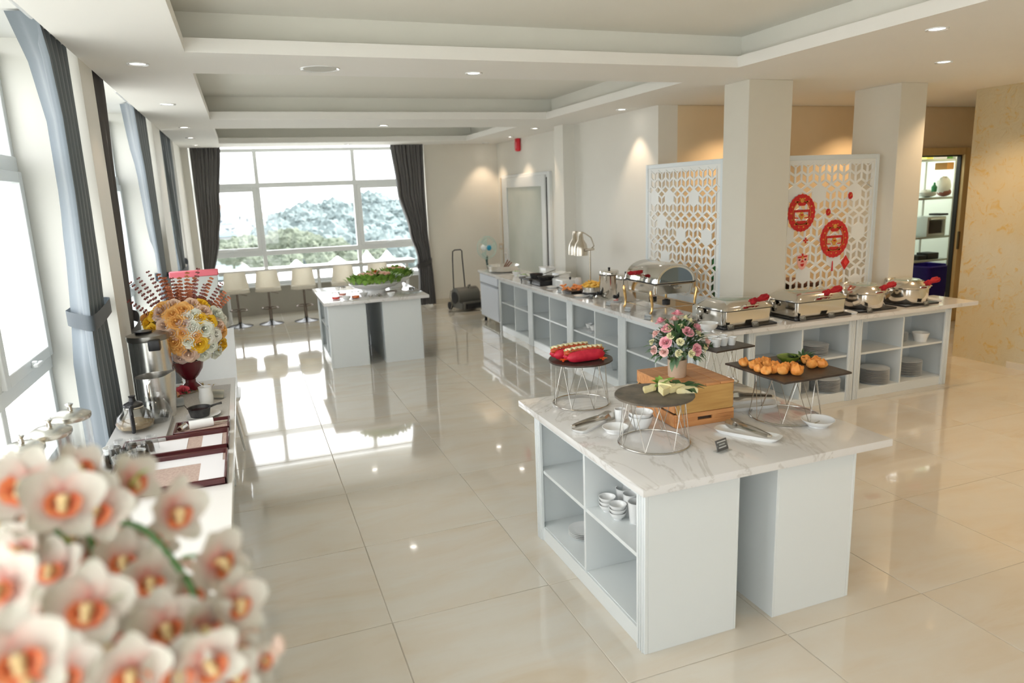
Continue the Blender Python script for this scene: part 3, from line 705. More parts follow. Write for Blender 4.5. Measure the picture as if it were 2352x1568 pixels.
for k, ((px, py), l) in enumerate(zip(PX, PN)):
    p = T(px, py+9, zC); o = ob('pastry_puff', PUF[k % 4], None, None, (p.x, p.y, zC), (0, 0, random.random()*6)); s = 1.0+.2*(k in (12, 9)); o.scale = (s, s, s)
    tag(o, 'golden orange pastry puff '+l+' of the square slate', 'pastry', 'pastry puffs on the square slate')
p = T(1820, 832, zC)
t = thing('garnish_bowl', 'carved green melon bowl among the pastry puffs', 'garnish', (p.x, p.y+.03, zC))
b = NB(); lathe(b, [(0, 0), (.035, 0), (.055, .02), (.060, .032), (.05, .03), (.03, .012), (0, .01)], 20, sx=1.1); ob('melon_rind', b, textured('melon_green', [(.3, (.08, .15, .02)), (.7, (.26, .34, .05))], 25, .4), t)
greens('fern_sprig', 'dark fern leaves beside the melon bowl on the square slate', p.x+.07, p.y, zC, .045, 60, M_leaf, .07, flat=1, w=.22)
# white cups on the rear slate
for k, (dx, dy) in enumerate([(-.06, -.03), (.0, -.02), (.055, -.03), (-.03, .05), (.045, .05)]):
    o = ob('cup', bowl_mesh('dessert_cup', .032, .05, .7), None, None, (pD.x+dx, pD.y+dy, zD)); tag(o, 'small white dessert cup on the rear slate, '+['front left', 'front middle', 'front right', 'back left', 'back right'][k], 'cup', 'dessert cups on the rear slate')
greens('green_sprig', 'dark leafy sprig at the left of the dessert cups', pD.x-.12, pD.y, zD, .03, 20, M_leaf, .05, flat=1)

# wooden crate with bouquet
pc = T(1552, 985, TZ); ang = RAD(-2)
t = thing('wooden_crate', 'reddish slatted wooden crate upside down under the pink bouquet', 'crate', (pc.x, pc.y, TZ), ang)
W_, D_, H_ = .36, .43, .225
for k in range(3):
    z0 = [0, .078, .156][k]
    b = NB(); box(b, -.004, .008, .012, D_-.012, z0+.003, z0+.069, .002); ob('side_slat', b, M_wood, t)
    b = NB(); box(b, W_-.008, W_+.004, .012, D_-.012, z0+.003, z0+.069, .002); ob('side_slat', b, M_wood, t)
b = NB()
for y in (0, D_-.014): pass
M_woodb = textured('crate_end_wood', [(.3, (.50, .27, .08)), (.7, (.68, .41, .14))], 3, .45, detail=6, stretch=(1, 14, 14))
for y, nm in ((0, 'front'), (D_-.014, 'rear')):
    b = NB(); box(b, .008, W_-.008, y, y+.014, .075, H_-.012, .002); ob('end_panel', b, M_woodb, t)
    b = NB(); box(b, .0, W_, y, y+.014, 0, .03, .002); box(b, 0, W_*.5-.045, y, y+.014, .03, .048, .001); box(b, W_*.5+.045, W_, y, y+.014, .03, .048, .001); box(b, 0, W_, y, y+.014, .048, .073, .002); ob('end_slat', b, M_wood, t)
for k in range(4):
    b = NB(); w = W_/4; box(b, k*w+.002, (k+1)*w-.002, 0, D_, H_-.012, H_, .002); ob('top_slat', b, M_wood, t)
ctop = TZ+H_
# roses
def rose_mesh(name, r, m, open_=1.0, n=3):
    b = NB(); rnd = random.Random(int(r*1e5)+n)
    for ly in range(n+1):
        f = (ly+1)/(n+1); cnt = 3+ly; zt = r*(.62-.62*f**1.6); flare = .05+.30*f*f*open_
        for k in range(cnt):
            a = 2*pi*(k/cnt+ly*.19)+rnd.uniform(-.15, .15); half = pi/cnt*1.25; jz = rnd.uniform(-.06, .06)*r; prev = None
            for i in range(5):
                u = i/4; row = []
                for j in range(5):
                    v = -1+j/2; aa = a+half*v*(.6+.4*u)
                    rr = r*open_*f*(.35+.62*u**.6)+flare*r*u**4*(1-.35*abs(v))+r*.05*(v+1)*(1-u*.3)
                    zz = -r*.45+(zt+r*.45)*(u**.85)-r*.16*f*u**4+jz*u-.13*r*v*v*u
                    row.append(b.verts.new((rr*cos(aa), rr*sin(aa), zz)))
                if prev:
                    for j in range(4): b.faces.new((prev[j], prev[j+1], row[j+1], row[j]))
                prev = row
    ball(b, (0, 0, r*.30), (r*.15, r*.15, r*.30), 8, 6)
    return mesh_of(name, b, m, 70)
def bloom(parent, me, c, d, name='flower'):
    q = Vector(d).normalized().to_track_quat('Z', 'Y'); o = ob(name, me, None, parent, c); o.rotation_mode = 'QUATERNION'; o.rotation_quaternion = q; return o
M_pink = textured('pink_petal', [(.3, (.85, .30, .38)), (.7, (.93, .52, .55))], 40, .55)
M_palep = textured('pale_pink_petal', [(.3, (.90, .52, .48)), (.7, (.94, .66, .60))], 40, .55)
M_creamp = textured('cream_petal', [(.3, (.86, .80, .45)), (.7, (.88, .84, .58))], 40, .55)
pb = Vector((2.16, 3.25, 0)); t = thing('rose_bouquet', 'bouquet of pink roses and cream buds in a beige pot on the crate', 'flowers', (pb.x, pb.y, ctop))
b = NB(); lathe(b, [(0, 0), (.047, 0), (.049, .004), (.053, .098), (.055, .10), (.049, .10), (.046, .012), (0, .012)], 28); ob('pot', b, textured('beige_pot', [(.3, (.55, .42, .30)), (.7, (.62, .48, .36))], 20, .6), t)
RP, RPP, RC = rose_mesh('rose', .030, M_pink, .9), rose_mesh('rose', .026, M_palep, .8), rose_mesh('bud', .024, M_creamp, .7, 2)
cx = pb+Vector((0, 0, ctop+.16))
def facing(px, py, d0, off=0):
    # a point on the near side of the bouquet dome under this pixel
    d = ray(px, py).normalized(); o = Vector((0, 0, CAM_H)); c = cx; k = (c-o).dot(d)
    q = o+d*k; h = (q-c).length; R = d0; k2 = k-sqrt(max(R*R-h*h, 0)) if h < R else k
    return o+d*k2
for k, (px, py, me) in enumerate([(1517, 735, RP), (1536, 752, RC), (1556, 718, RP), (1549, 731, RPP), (1586, 735, RC), (1532, 752, RP), (1536, 747, RPP), (1582, 760, RP), (1602, 750, RP), (1565, 748, RC), (1605, 764, RC), (1505, 765, RPP), (1528, 785, RP), (1563, 784, RC), (1626, 785, RPP), (1603, 803, RP), (1500, 804, RPP), (1524, 808, RPP), (1560, 812, RC), (1590, 812, RC), (1621, 800, RC), (1540, 770, RC), (1496, 785, RC), (1575, 728, RC)]):
    p = facing(px, py, .145); bloom(t, me, p-Vector((pb.x, pb.y, ctop)), p-cx+Vector((0, -.03, .03)), 'rose')
random.seed(5)
M_leafg = textured('eucalyptus_leaf', [(.3, (.10, .19, .10)), (.7, (.25, .36, .22))], 12, .5)
for nm, m_, cnt, sd in (('foliage', M_leaf, 120, 1), ('foliage', M_leafg, 120, 2)):
    b = NB(); random.seed(sd)
    for k in range(cnt):
        a = random.random()*2*pi; e = random.uniform(-.55, 1.2); d = Vector((cos(a)*cos(e), sin(a)*cos(e), sin(e))); s = random.uniform(.05, .125)
        leafm(b, Vector((0, 0, .16))+d*s, d+Vector((random.uniform(-.4, .4), random.uniform(-.4, .4), random.uniform(-.2, .3))), random.uniform(.055, .095), .024, n=3)
    f = ob(nm, b, m_, t); f['kind'] = 'stuff'
b = NB()
for k in range(10): a = k*.63; tube(b, [(0, 0, .02), (.05*cos(a), .05*sin(a), .12), (.11*cos(a), .11*sin(a), .19)], .0022, 5)
ob('stems', b, M_leaf, t)

# tongs, oblong dishes, bowls and cards on the island
def tongs(label, x, y, z, rz, L=.27, m=M_steel, group='serving tongs'):
    t = thing('serving_tongs', label, 'tongs', (x, y, z), rz, group)
    for s in (-1, 1):
        b = NB(); n = 12; prev = None
        for i in range(n+1):
            u = i/n; yy = s*(.010+.016*sin(u*pi*.75)); w = .009 if u < .7 else .009+.016*sin((u-.7)/.3*pi*.85); zz = .012+.010*sin(u*3)*.5
            cur = (b.verts.new((u*L, yy-s*w*.25, zz-w)), b.verts.new((u*L, yy+s*.004, zz)), b.verts.new((u*L, yy-s*w*.25, zz+w)))
            if prev:
                b.faces.new((prev[0], prev[1], cur[1], cur[0])); b.faces.new((prev[1], prev[2], cur[2], cur[1]))
            prev = cur
        bmesh.ops.solidify(b, geom=b.faces[:], thickness=.0015); ob('tong_arm', b, m, t)
    b = NB(); tube(b, [(0, -.012, .012), (-.008, -.006, .012), (-.010, 0, .012), (-.008, .006, .012), (0, .012, .012)], .006, 6); ob('spring_end', b, m, t); return t
def oblong(label, x, y, z, rz, L=.30, w=.10, name='oblong_dish', m=M_white, cat='dish', group='oblong dishes'):
    b = NB(); n = 32; rings = []
    for sc, zz in ((.86, 0), (.9, .004), (1.0, .020), (.97, .020), (.84, .007), (.0, .006)):
        if sc == 0: rings.append([b.verts.new((0, 0, zz))]); continue
        rings.append([b.verts.new((L/2*sc*math.copysign(abs(cos(2*pi*k/n))**.45, cos(2*pi*k/n)), w/2*sc*math.copysign(abs(sin(2*pi*k/n))**.45, sin(2*pi*k/n)), zz)) for k in range(n)])
    for p, q in zip(rings, rings[1:]):
        for k in range(n):
            if len(q) == 1: b.faces.new((p[k], p[(k+1) % n], q[0]))
            else: b.faces.new((p[k], p[(k+1) % n], q[(k+1) % n], q[k]))
    b.faces.new(rings[0][::-1]); o = ob(name, b, m, None, (x, y, z), (0, 0, rz)); return tag(o, label, cat, group)
def tongs2(label, ax, ay, bx_, by_, z):
    a, b_ = T(ax, ay, z), T(bx_, by_, z); d = b_-a; tongs(label, a.x, a.y, z, atan2(d.y, d.x), d.length)
p = T(1717, 1000, TZ); oblong('long white dish under the front tongs, right of the crate', p.x, p.y, TZ, RAD(-58), .34, .11)
tongs2('steel serving tongs in the white dish in front of the square slate stand', 1766, 1006, 1672, 974, TZ+.02)
p = T(1357, 978, TZ); oblong('white dish under the tongs near the hot dog stand', p.x, p.y, TZ, RAD(32), .30, .10)
tongs2('steel serving tongs beside the hot dog stand', 1318, 983, 1410, 957, TZ+.02)
p = T(1722, 935, TZ); oblong('long pale dish under the rear tongs behind the square slate stand', p.x, p.y, TZ, RAD(-8), .36, .12)
tongs2('steel serving tongs lying behind the square slate stand', 1772, 914, 1680, 914, TZ+.022)
RB = bowl_mesh('ribbed_bowl', .068, .07, .6)
p = T(1472, 982, TZ); o = ob('ribbed_bowl', RB, None, None, (p.x, p.y, TZ)); tag(o, 'ribbed white bowl stacked with a smaller one, left of the crate', 'bowl')
o = ob('ribbed_bowl', bowl_mesh('ribbed_bowl', .066, .05, .6), None, None, (p.x, p.y, TZ+.042)); tag(o, 'upper of the two nested white bowls left of the crate', 'bowl')
p = T(1413, 990, TZ); o = ob('dish', bowl_mesh('dish', .07, .028, .7), None, None, (p.x, p.y, TZ)); tag(o, 'shallow white dish in front of the small jug on the island', 'dish')
p = T(1424, 968, TZ); mug('small white jug between tongs and nested bowls on the island', p.x, p.y, TZ, .032, .075)
p = T(1885, 975, TZ); o = ob('dish', bowl_mesh('dish', .085, .035, .6), None, None, (p.x-.02, p.y, TZ)); tag(o, 'shallow white bowl at the right rear of the square slate stand', 'dish')
M_card = mat('card_dark', (.10, .095, .09), .5); M_cardg = mat('card_grey', (.42, .43, .43), .4); M_ink = mat('card_print', (.75, .75, .72), .6)
def card(label, x, y, z, rz, s=1, m=M_card, lines=3):
    t = thing('name_card', label, 'card', (x, y, z), rz, 'dish name cards'); b = NB()
    box(b, -.045*s, .045*s, -.02*s, .03*s, 0, .004, .001)
    box(b, -.045*s, .045*s, .006*s, .009*s, 0, .05*s, .001); ob('card_holder', b, M_acryl, t)
    b = NB(); box(b, -.042*s, .042*s, -.001*s, .003*s, .006, .062*s, .0005)
    xf(b, Matrix.Rotation(RAD(-20), 4, 'X')); ob('card', b, m, t)
    for k in range(lines):
        b = NB(); w = [.034, .022, .028][k]*s; box(b, -w, w, -.0018*s, -.0009*s, (.048-.014*k)*s, (.052-.014*k)*s+.001)
        xf(b, Matrix.Rotation(RAD(-20), 4, 'X')); ob('print_line', b, M_ink, t)
p = T(1662, 1036, TZ); card('dark name card in a clear holder at the front of the nearer island', p.x, p.y, TZ, RAD(15), .95)
def TY(px, py, Y):
    d = ray(px, py); k = Y/d.y; return Vector((d.x*k, Y, CAM_H+d.z*k))
def TX(px, py, X):
    d = ray(px, py); k = X/d.x; return Vector((X, d.y*k, CAM_H+d.z*k))
# ---------------------------------------------------------------- red paper ornaments on the right lattice
M_paper = textured('red_foil', [(.3, (.50, .012, .015)), (.7, (.72, .03, .03))], 60, .35); M_gold = textured('gold_foil', [(.3, (.60, .24, .04)), (.7, (.78, .42, .08))], 60, .3)
M_pink2 = mat('pink_paper', (.90, .45, .38), .5)
YO = 5.6
def flat(bm, pts, y0, y1):                    # outline in XZ, facing -Y
    prism(bm, pts, 0, y1-y0, Matrix(((1, 0, 0, 0), (0, 0, -1, -y0), (0, 1, 0, 0), (0, 0, 0, 1))))
def annulus(bm, a0, b0, a1, b1, y0, th, n=48, scal=0):
    o1 = []; i1 = []
    for k in range(n):
        an = 2*pi*k/n; f = 1+scal*cos(24*an)
        o1.append((a1*f*cos(an), b1*f*sin(an))); i1.append((a0*cos(an), b0*sin(an)))
    V = [[bm.verts.new((x, yy, z)) for x, z in c] for c in (o1, i1) for yy in (-y0-th, -y0)]
    of, obk, inf, ib = V
    for k in range(n):
        k2 = (k+1) % n
        for p, q in ((of, inf), (inf, ib), (ib, obk), (obk, of)): bm.faces.new((p[k], p[k2], q[k2], q[k]))
def medallion(label, px, py, pw, ph):
    c = TY(px, py, YO); a = (TY(px+pw/2, py, YO)-TY(px-pw/2, py, YO)).length/2; h = (TY(px, py-ph/2, YO)-TY(px, py+ph/2, YO)).length/2
    t = thing('paper_medallion', label, 'ornament', (c.x, YO, c.z), 0, 'red paper cut ornaments')
    b = NB(); annulus(b, a*.60, h*.60, a, h, 0, .003, 72, .02); ob('scalloped_ring', b, M_paper, t)
    b = NB(); annulus(b, a*.635, h*.635, a*.655, h*.655, .003, .002); ob('gold_ring', b, M_gold, t)
    b = NB()
    for k in range(14):
        an = 2*pi*k/14; r1 = .78; flat(b, [(a*r1*cos(an)+(.010 if q % 2 else .005)*cos(q*pi/5)*(1+.3*(k % 2)), h*r1*sin(an)+(.010 if q % 2 else .005)*sin(q*pi/5)) for q in range(10)], .003, .005)
    ob('gold_blossoms', b, M_gold, t)
    b = NB(); flat(b, [(-a*.60, h*.17), (a*.60, h*.17), (a*.60, h*.04), (-a*.60, h*.04)], 0, .003)
    for s in (-1, 1): flat(b, [(s*a*.50, h*.05), (s*a*.62, h*.05), (s*a*.62, -h*.28), (s*a*.50, -h*.28)], 0, .003); flat(b, [(s*a*.5, -h*.22), (s*a*.22, -h*.24), (s*a*.22, -h*.29), (s*a*.5, -h*.29)], 0, .003)
    flat(b, [(-a*.45, h*.62), (a*.45, h*.62), (a*.2, h*.38), (-a*.2, h*.38)], 0, .003); flat(b, [(-a*.5, -h*.62), (a*.5, -h*.62), (a*.3, -h*.42), (-a*.3, -h*.42)], 0, .003)
    ob('inner_cutting', b, M_paper, t)
    b = NB(); flat(b, [(a*.16*cos(q*pi/8)*(1+.25*cos(q*pi/8*4)), -h*.14+h*.22*sin(q*pi/8)) for q in range(16)], .0, .005); flat(b, [(a*.13*cos(q*pi/6), h*.66+h*.12*sin(q*pi/6)) for q in range(12)], .003, .006); ob('gold_centre', b, M_gold, t)
    b = NB(); flat(b, [(-a*.30, h*.05), (-a*.34, h*.13), (a*.34, h*.13), (a*.30, h*.05)], .003, .005); flat(b, [(-a*.1, -h*.06), (a*.1, -h*.06), (a*.07, -h*.14), (-a*.07, -h*.14)], .005, .007); ob('red_detail', b, M_paper, t)
medallion('round red and gold paper cut medallion, upper left by the pillar', 1841, 489, 62, 86)
medallion('round red and gold paper cut medallion, lower right one with tassel below', 1916, 548, 64, 86)
def small(label, name, px, py, pts, ppm, m=M_paper):
    c = TY(px, py, YO); t = thing(name, label, 'ornament', (c.x, YO, c.z), 0, 'red paper cut ornaments'); b = NB(); flat(b, [(x/ppm, z/ppm) for x, z in pts], 0, .004); ob('paper', b, m, t); return t, c
ppm = 245
oct_ = [(7*cos(pi*k/4+.4)*(1+.12*(k % 2)), 9*sin(pi*k/4+.4)) for k in range(8)]
for l, px, py in (('small red paper ornament at the upper right of the lattice', 1953, 449), ('small red paper ornament above the lower medallion', 1902, 487)):
    t, c = small(l, 'paper_ornament', px, py, oct_, ppm)
    b = NB(); flat(b, [(-.004, -.004), (.012, .018), (.016, .014), (.002, -.008)], .004, .006); ob('gold_detail', b, M_gold, t)
t, c = small('small pink red cross shaped paper blossom left of the lower medallion', 'paper_blossom', 1850, 552, [(2, 2), (7, 2), (7, -2), (2, -2), (2, -7), (-2, -7), (-2, -2), (-7, -2), (-7, 2), (-2, 2), (-2, 7), (2, 7)], ppm)
b = NB(); flat(b, [(.006*cos(q), .006*sin(q)) for q in range(6)], .004, .006); ob('centre', b, M_gold, t)
t, c = small('red diamond paper ornament at the lower right of the lattice', 'paper_diamond', 1941, 602, [(0, 18), (14, 0), (-2, -19), (-14, 0)], ppm)
b = NB(); flat(b, [(0, .035), (.028, 0), (0, -.035), (-.028, 0)], .004, .006); ob('inner_diamond', b, mat('bright_red_paper', (.80, .05, .05), .4), t)
t, c = small('red paper tassel hanging under the lower medallion', 'paper_tassel', 1911, 612, [(-1, 14), (1, 14), (2.6, -11), (-2.6, -11)], ppm)
t, c = small('pink and red paper lion mask on the lattice', 'paper_mask', 1842, 601, [(-16, 14), (-8, 17), (0, 15), (8, 18), (16, 15), (16, 3), (13, -8), (6, -17), (0, -20), (-6, -17), (-13, -8), (-15, 3)], ppm, M_pink2)
b = NB()
for q in ([(-15, 13), (15, 15), (13, 11), (-13, 9)], [(-2, 4), (2, 4), (5, -1), (-5, -1)], [(-6, -5), (6, -4), (4, -10), (0, -12), (-4, -10)], [(-3, 20), (3, 20), (2, 11), (-2, 11)]): flat(b, [(x/ppm, z/ppm) for x, z in q], .004, .006)
ob('red_features', b, M_paper, t)
b = NB()
for s in (-1, 1): flat(b, [((s*9+3.2*cos(q))/ppm, (5+2.6*sin(q))/ppm) for q in range(6)], .004, .006)
ob('eyes', b, mat('dark_ink', (.10, .03, .03), .5), t)
b = NB(); flat(b, [((3*cos(q))/ppm, (10+4*sin(q))/ppm) for q in range(6)], .006, .008); ob('gold_detail', b, M_gold, t)
# green crates and boxes stored behind the left lattice
M_gcr = mat('green_crate_plastic', (.02, .22, .07), .4)
def crate_box(label, x, y, z, w, d, h, m):
    t = thing('storage_crate', label, 'crate', (x, y, z), 0, 'crates stored behind the lattice'); b = NB()
    box(b, 0, w, 0, .012, 0, h, .003); box(b, 0, w, d-.012, d, 0, h, .003); box(b, 0, .012, 0, d, 0, h, .003); box(b, w-.012, w, 0, d, 0, h, .003); box(b, 0, w, 0, d, 0, .012); ob('walls', b, m, t)
    b = NB(); box(b, -.01, w+.01, -.01, d+.01, h-.03, h, .004); ob('rim', b, m, t)
t = thing('storage_table', 'side table behind the lattice screens carrying crates', 'table', (4.95, 6.25, 0)); b = NB(); box(b, 0, 1.2, 0, .8, .72, .76, .003); ob('table_top', b, M_wood, t)
for x in (.05, 1.15):
    for y in (.05, .75):
        b = NB(); tube(b, [(x, y, 0), (x, y, .72)], .02); ob('leg', b, M_iron, t)
crate_box('green plastic crate seen through the left lattice, upper one', 5.0, 6.35, 1.01, .6, .5, .26, M_gcr)
crate_box('green plastic crate seen through the left lattice, lower one', 5.0, 6.3, .76, .6, .55, .24, mat('dark_green_plastic', (.015, .10, .04), .4))
crate_box('brown box seen low through the left lattice', 5.7, 6.3, .76, .4, .5, .2, mat('brown_box', (.16, .07, .045), .6))

# ---------------------------------------------------------------- chafing dishes and buffet equipment
BZ = .838
def ribbon(t, x, y, z, rz=0, s=1.0, name='red_ribbon'):     # folded red cloth holder on a lid handle
    b = NB()
    for sgn in (-1, 1):
        vs = ball(b, (0, 0, 0), (1, 1, 1), 22, 12)
        for v in vs:
            c = v.co.copy(); u = (c.x+1)/2; f = 1+.34*sin(atan2(c.z, c.y)*6+sgn+u*5)*u
            g = 1.15 if sgn > 0 else .55; v.co = Vector((sgn*(.002+.105*u)*g, c.y*f*(.012+.036*u**.6)-.02*u, .024+(.030*u*u if sgn > 0 else -.004*u)+c.z*f*(.008+.012*u**.6)+.006*sin(u*13+c.y*6)*u))*s
    ball(b, (0, 0, .026*s), (.020*s, .022*s, .020*s), 10, 6)
    xf(b, Matrix.Translation((x, y, z)) @ Matrix.Rotation(rz, 4, 'Z')); ob(name, b, M_red, t)
def rect_ring(sx, sy, r, n=6):
    pts = []
    for cx_, cy_, a0 in ((sx-r, sy-r, 0), (-sx+r, sy-r, 90), (-sx+r, -sy+r, 180), (sx-r, -sy+r, 270)):
        for k in range(n+1): a = RAD(a0+90*k/n); pts.append((cx_+r*cos(a), cy_+r*sin(a)))
    return pts
def loft(bm, rings, cap0=True, cap1=True):
    R = [[bm.verts.new((x, y, z)) for x, y in pts] for pts, z in rings]; n = len(R[0])
    for p, q in zip(R, R[1:]):
        for k in range(n): bm.faces.new((p[k], p[(k+1) % n], q[(k+1) % n], q[k]))
    if cap0: bm.faces.new(R[0][::-1])
    if cap1: bm.faces.new(R[-1])
def chafer_rect(label, x, y, rz=0, L=.56, Wd=.36, glass=(.62, .72, .60)):
    t = thing('chafing_dish', label, 'chafing dish', (x, y, BZ), rz, 'chafing dishes on the buffet')
    sx, sy = L/2, Wd/2
    b = NB(); box(b, -sx*1.06, sx*1.06, -sy*1.1, sy*1.1, 0, .014, .004); ob('induction_base', b, M_black, t)
    b = NB(); loft(b, [(rect_ring(sx*.95, sy*.93, .05), .016), (rect_ring(sx*.96, sy*.95, .05), .03), (rect_ring(sx*.97, sy*.96, .05), .125)]); ob('body', b, M_steel, t)
    b = NB(); loft(b, [(rect_ring(sx*1.0, sy*1.0, .055), .126), (rect_ring(sx*1.0, sy*1.0, .055), .131)]); ob('gasket', b, M_rubber, t)
    b = NB(); loft(b, [(rect_ring(sx*1.0, sy*1.0, .055), .132), (rect_ring(sx*.99, sy*.98, .055), .142), (rect_ring(sx*.80, sy*.75, .06), .178), (rect_ring(sx*.68, sy*.62, .05), .190)], True, True); lid = ob('lid', b, M_steel, t)
    b = NB(); loft(b, [(rect_ring(sx*.62, sy*.56, .045), .190), (rect_ring(sx*.60, sy*.54, .045), .194)]); ob('lid_window', b, mat('smoked_glass', (.30, .36, .28), .05, coat=1), lid)
    b = NB()
    for s in (-1, 1): tube(b, [(s*.07, -sy*.92, .155), (s*.07, -sy*1.12, .165), (s*.0, -sy*1.16, .167)], .007, 6)
    ob('lid_handle', b, M_steel, lid)
    b = NB(); box(b, -sx*1.12, -sx*.98, sy*.55, sy*.9, .03, .15, .01); ob('hinge', b, M_steel, t)
    b = NB(); box(b, -sx*1.2, -sx*1.02, sy*.2, sy*.5, .08, .13, .01); ob('hinge_bracket', b, M_steel, t)
    ribbon(t, .05, -sy*1.0, .165, RAD(4), 1.1); return t
def chafer_round(label, x, y, rz=0, R=.20):
    t = thing('chafing_dish', label, 'chafing dish', (x, y, BZ), rz, 'chafing dishes on the buffet')
    b = NB(); box(b, -R*1.1, R*1.1, -R*.95, R*.95, 0, .014, .004); ob('induction_base', b, M_black, t)
    b = NB(); lathe(b, [(0, .016), (R*.9, .016), (R*.94, .03), (R*.96, .125), (R, .13), (0, .13)], 40); ob('body', b, M_steel, t)
    b = NB(); lathe(b, [(R*1.01, .131), (R*1.02, .140), (R*.97, .150), (R*.7, .185), (R*.62, .19), (0, .19)], 40); lid = ob('lid', b, M_steel, t)
    b = NB(); lathe(b, [(0, .19), (R*.58, .19), (R*.55, .197), (0, .205)], 32); ob('lid_window', b, mat('smoked_glass', (.30, .36, .28), .05, coat=1), lid)
    b = NB()
    for s in (-1, 1): tube(b, [(s*.05, -R*.95, .15), (s*.05, -R*1.15, .16), (0, -R*1.18, .162)], .007, 6)
    ob('lid_handle', b, M_steel, lid)
    b = NB(); box(b, -.06, .06, R*.85, R*1.15, .10, .19, .012); ob('hinge', b, M_steel, t)
    b = NB(); box(b, -R*1.15, -R*.9, .0, .08, .10, .18, .012); ob('hinge_bracket', b, M_steel, t)
    ribbon(t, .03, -R*1.05, .16, RAD(8), 1.0); return t
t = chafer_rect('rectangular steel chafing dish with red cloth, at the inner corner of the buffet', 4.11, 5.29, RAD(2), .56, .44); t.scale = (1, 1, 1.22)
t = chafer_rect('rectangular steel chafing dish in front of the right lattice', 4.95, 5.285, RAD(0), .62, .42); t.scale = (1, 1, 1.25)
chafer_round('round steel chafing dish, left of the two round ones', 5.64, 5.285, 0, .215).scale = (1, 1, 1.25)
chafer_round('round steel chafing dish nearest the right end of the buffet', 6.22, 5.28, 0, .205).scale = (1, 1, 1.25)
# roll top chafing dish on brass legs
RT = thing('chafing_dish', 'large roll top chafing dish on brass legs', 'chafing dish', (4.0, 6.36, BZ+.001), RAD(-90), 'chafing dishes on the buffet')
# local frame: long side along x (world -Y), front faces -y (world -X)
L2, D2, zb = .31, .24, .21
b = NB(); loft(b, [(rect_ring(L2*.92, D2*.92, .05), zb-.02), (rect_ring(L2*.97, D2*.97, .05), zb+.07), (rect_ring(L2*1.03, D2*1.03, .05), zb+.085)]); ob('water_pan', b, M_steel, RT)
b = NB(); loft(b, [(rect_ring(L2*1.03, D2*1.03, .05), zb+.086), (rect_ring(L2*1.03, D2*1.03, .05), zb+.091)]); ob('gasket', b, M_rubber, RT)
b = NB(); n = 20; rows = []
for xx, k2 in ((-L2*1.0, .93), (-L2*.93, 1), (L2*.93, 1), (L2*1.0, .93)):
    rows.append([b.verts.new((xx, -cos(pi*k/n)*D2*.99*k2, zb+.095+sin(pi*k/n)*.185*k2)) for k in range(n+1)])
for p, q in zip(rows, rows[1:]):
    for k in range(n): b.faces.new((p[k], p[k+1], q[k+1], q[k]))
b.faces.new(rows[0]); b.faces.new(rows[-1][::-1]); rl = ob('roll_lid', b, M_steel, RT)
for sg in (1, -1):
    b = NB(); prism(b, [(-cos(pi*k/n)*D2*.80, .10+sin(pi*k/n)*.145) for k in range(n+1)], L2*1.0, L2*1.0+.004, Matrix(((0, 0, sg, 0), (1, 0, 0, 0), (0, 1, 0, zb), (0, 0, 0, 1)))); ob('end_window', b, mat('dark_mirror', (.20, .25, .30), .06, .8), rl)
b = NB(); tube(b, [(L2*1.0, -cos(pi*k/n)*D2*.93, zb+.097+sin(pi*k/n)*.172) for k in range(n+1)], .007, 6); tube(b, [(-L2*1.0, -cos(pi*k/n)*D2*.93, zb+.097+sin(pi*k/n)*.172) for k in range(n+1)], .007, 6); ob('lid_bead', b, M_steel, rl)
for sx in (-1, 1):
    for sy in (-1, 1):
        b = NB(); x, y = sx*L2*.86, sy*D2*1.0
        tube(b, [(x, y+sy*.03, 0), (x, y+sy*.014, .03), (x, y+sy*.01, .09), (x, y+sy*.02, .15), (x, y+sy*.03, .21), (x, y+sy*.026, .235)], [.012, .010, .013, .016, .015, .009], 10); ob('leg', b, M_brass, RT)
b = NB()
for sy in (-1, 1): tube(b, [(-L2*.9, sy*D2*.95, zb-.03), (L2*.9, sy*D2*.95, zb-.03)], .006, 6); tube(b, [(-L2*.86, sy*D2, .05), (L2*.86, sy*D2, .05)], .004, 6)
tube(b, [(-L2*.86, -D2, .05), (-L2*.86, D2, .05)], .004, 6); tube(b, [(L2*.86, -D2, .05), (L2*.86, D2, .05)], .004, 6); ob('stand_frame', b, M_steel, RT)
for x in (-.13, .13):
    b = NB(); lathe(b, [(0, .0), (.04, 0), (.042, .05), (.02, .055), (.02, .06), (0, .06)], 16, (x, 0, .055)); ob('fuel_holder', b, M_iron, RT)
b = NB(); tube(b, [(-.11, -D2*1.02, zb+.15), (-.11, -D2*1.14, zb+.16), (.11, -D2*1.14, zb+.16), (.11, -D2*1.02, zb+.15)], .008, 8); ob('lid_handle', b, M_steel, RT)
ribbon(RT, -.02, -D2*1.14, zb+.15, 0, 1.15)
b = NB(); tube(b, [(L2*1.05, -.04, zb+.05), (L2*1.12, -.04, zb+.045), (L2*1.12, .04, zb+.045), (L2*1.05, .04, zb+.05)], .007, 6); ob('end_handle', b, M_steel, RT)
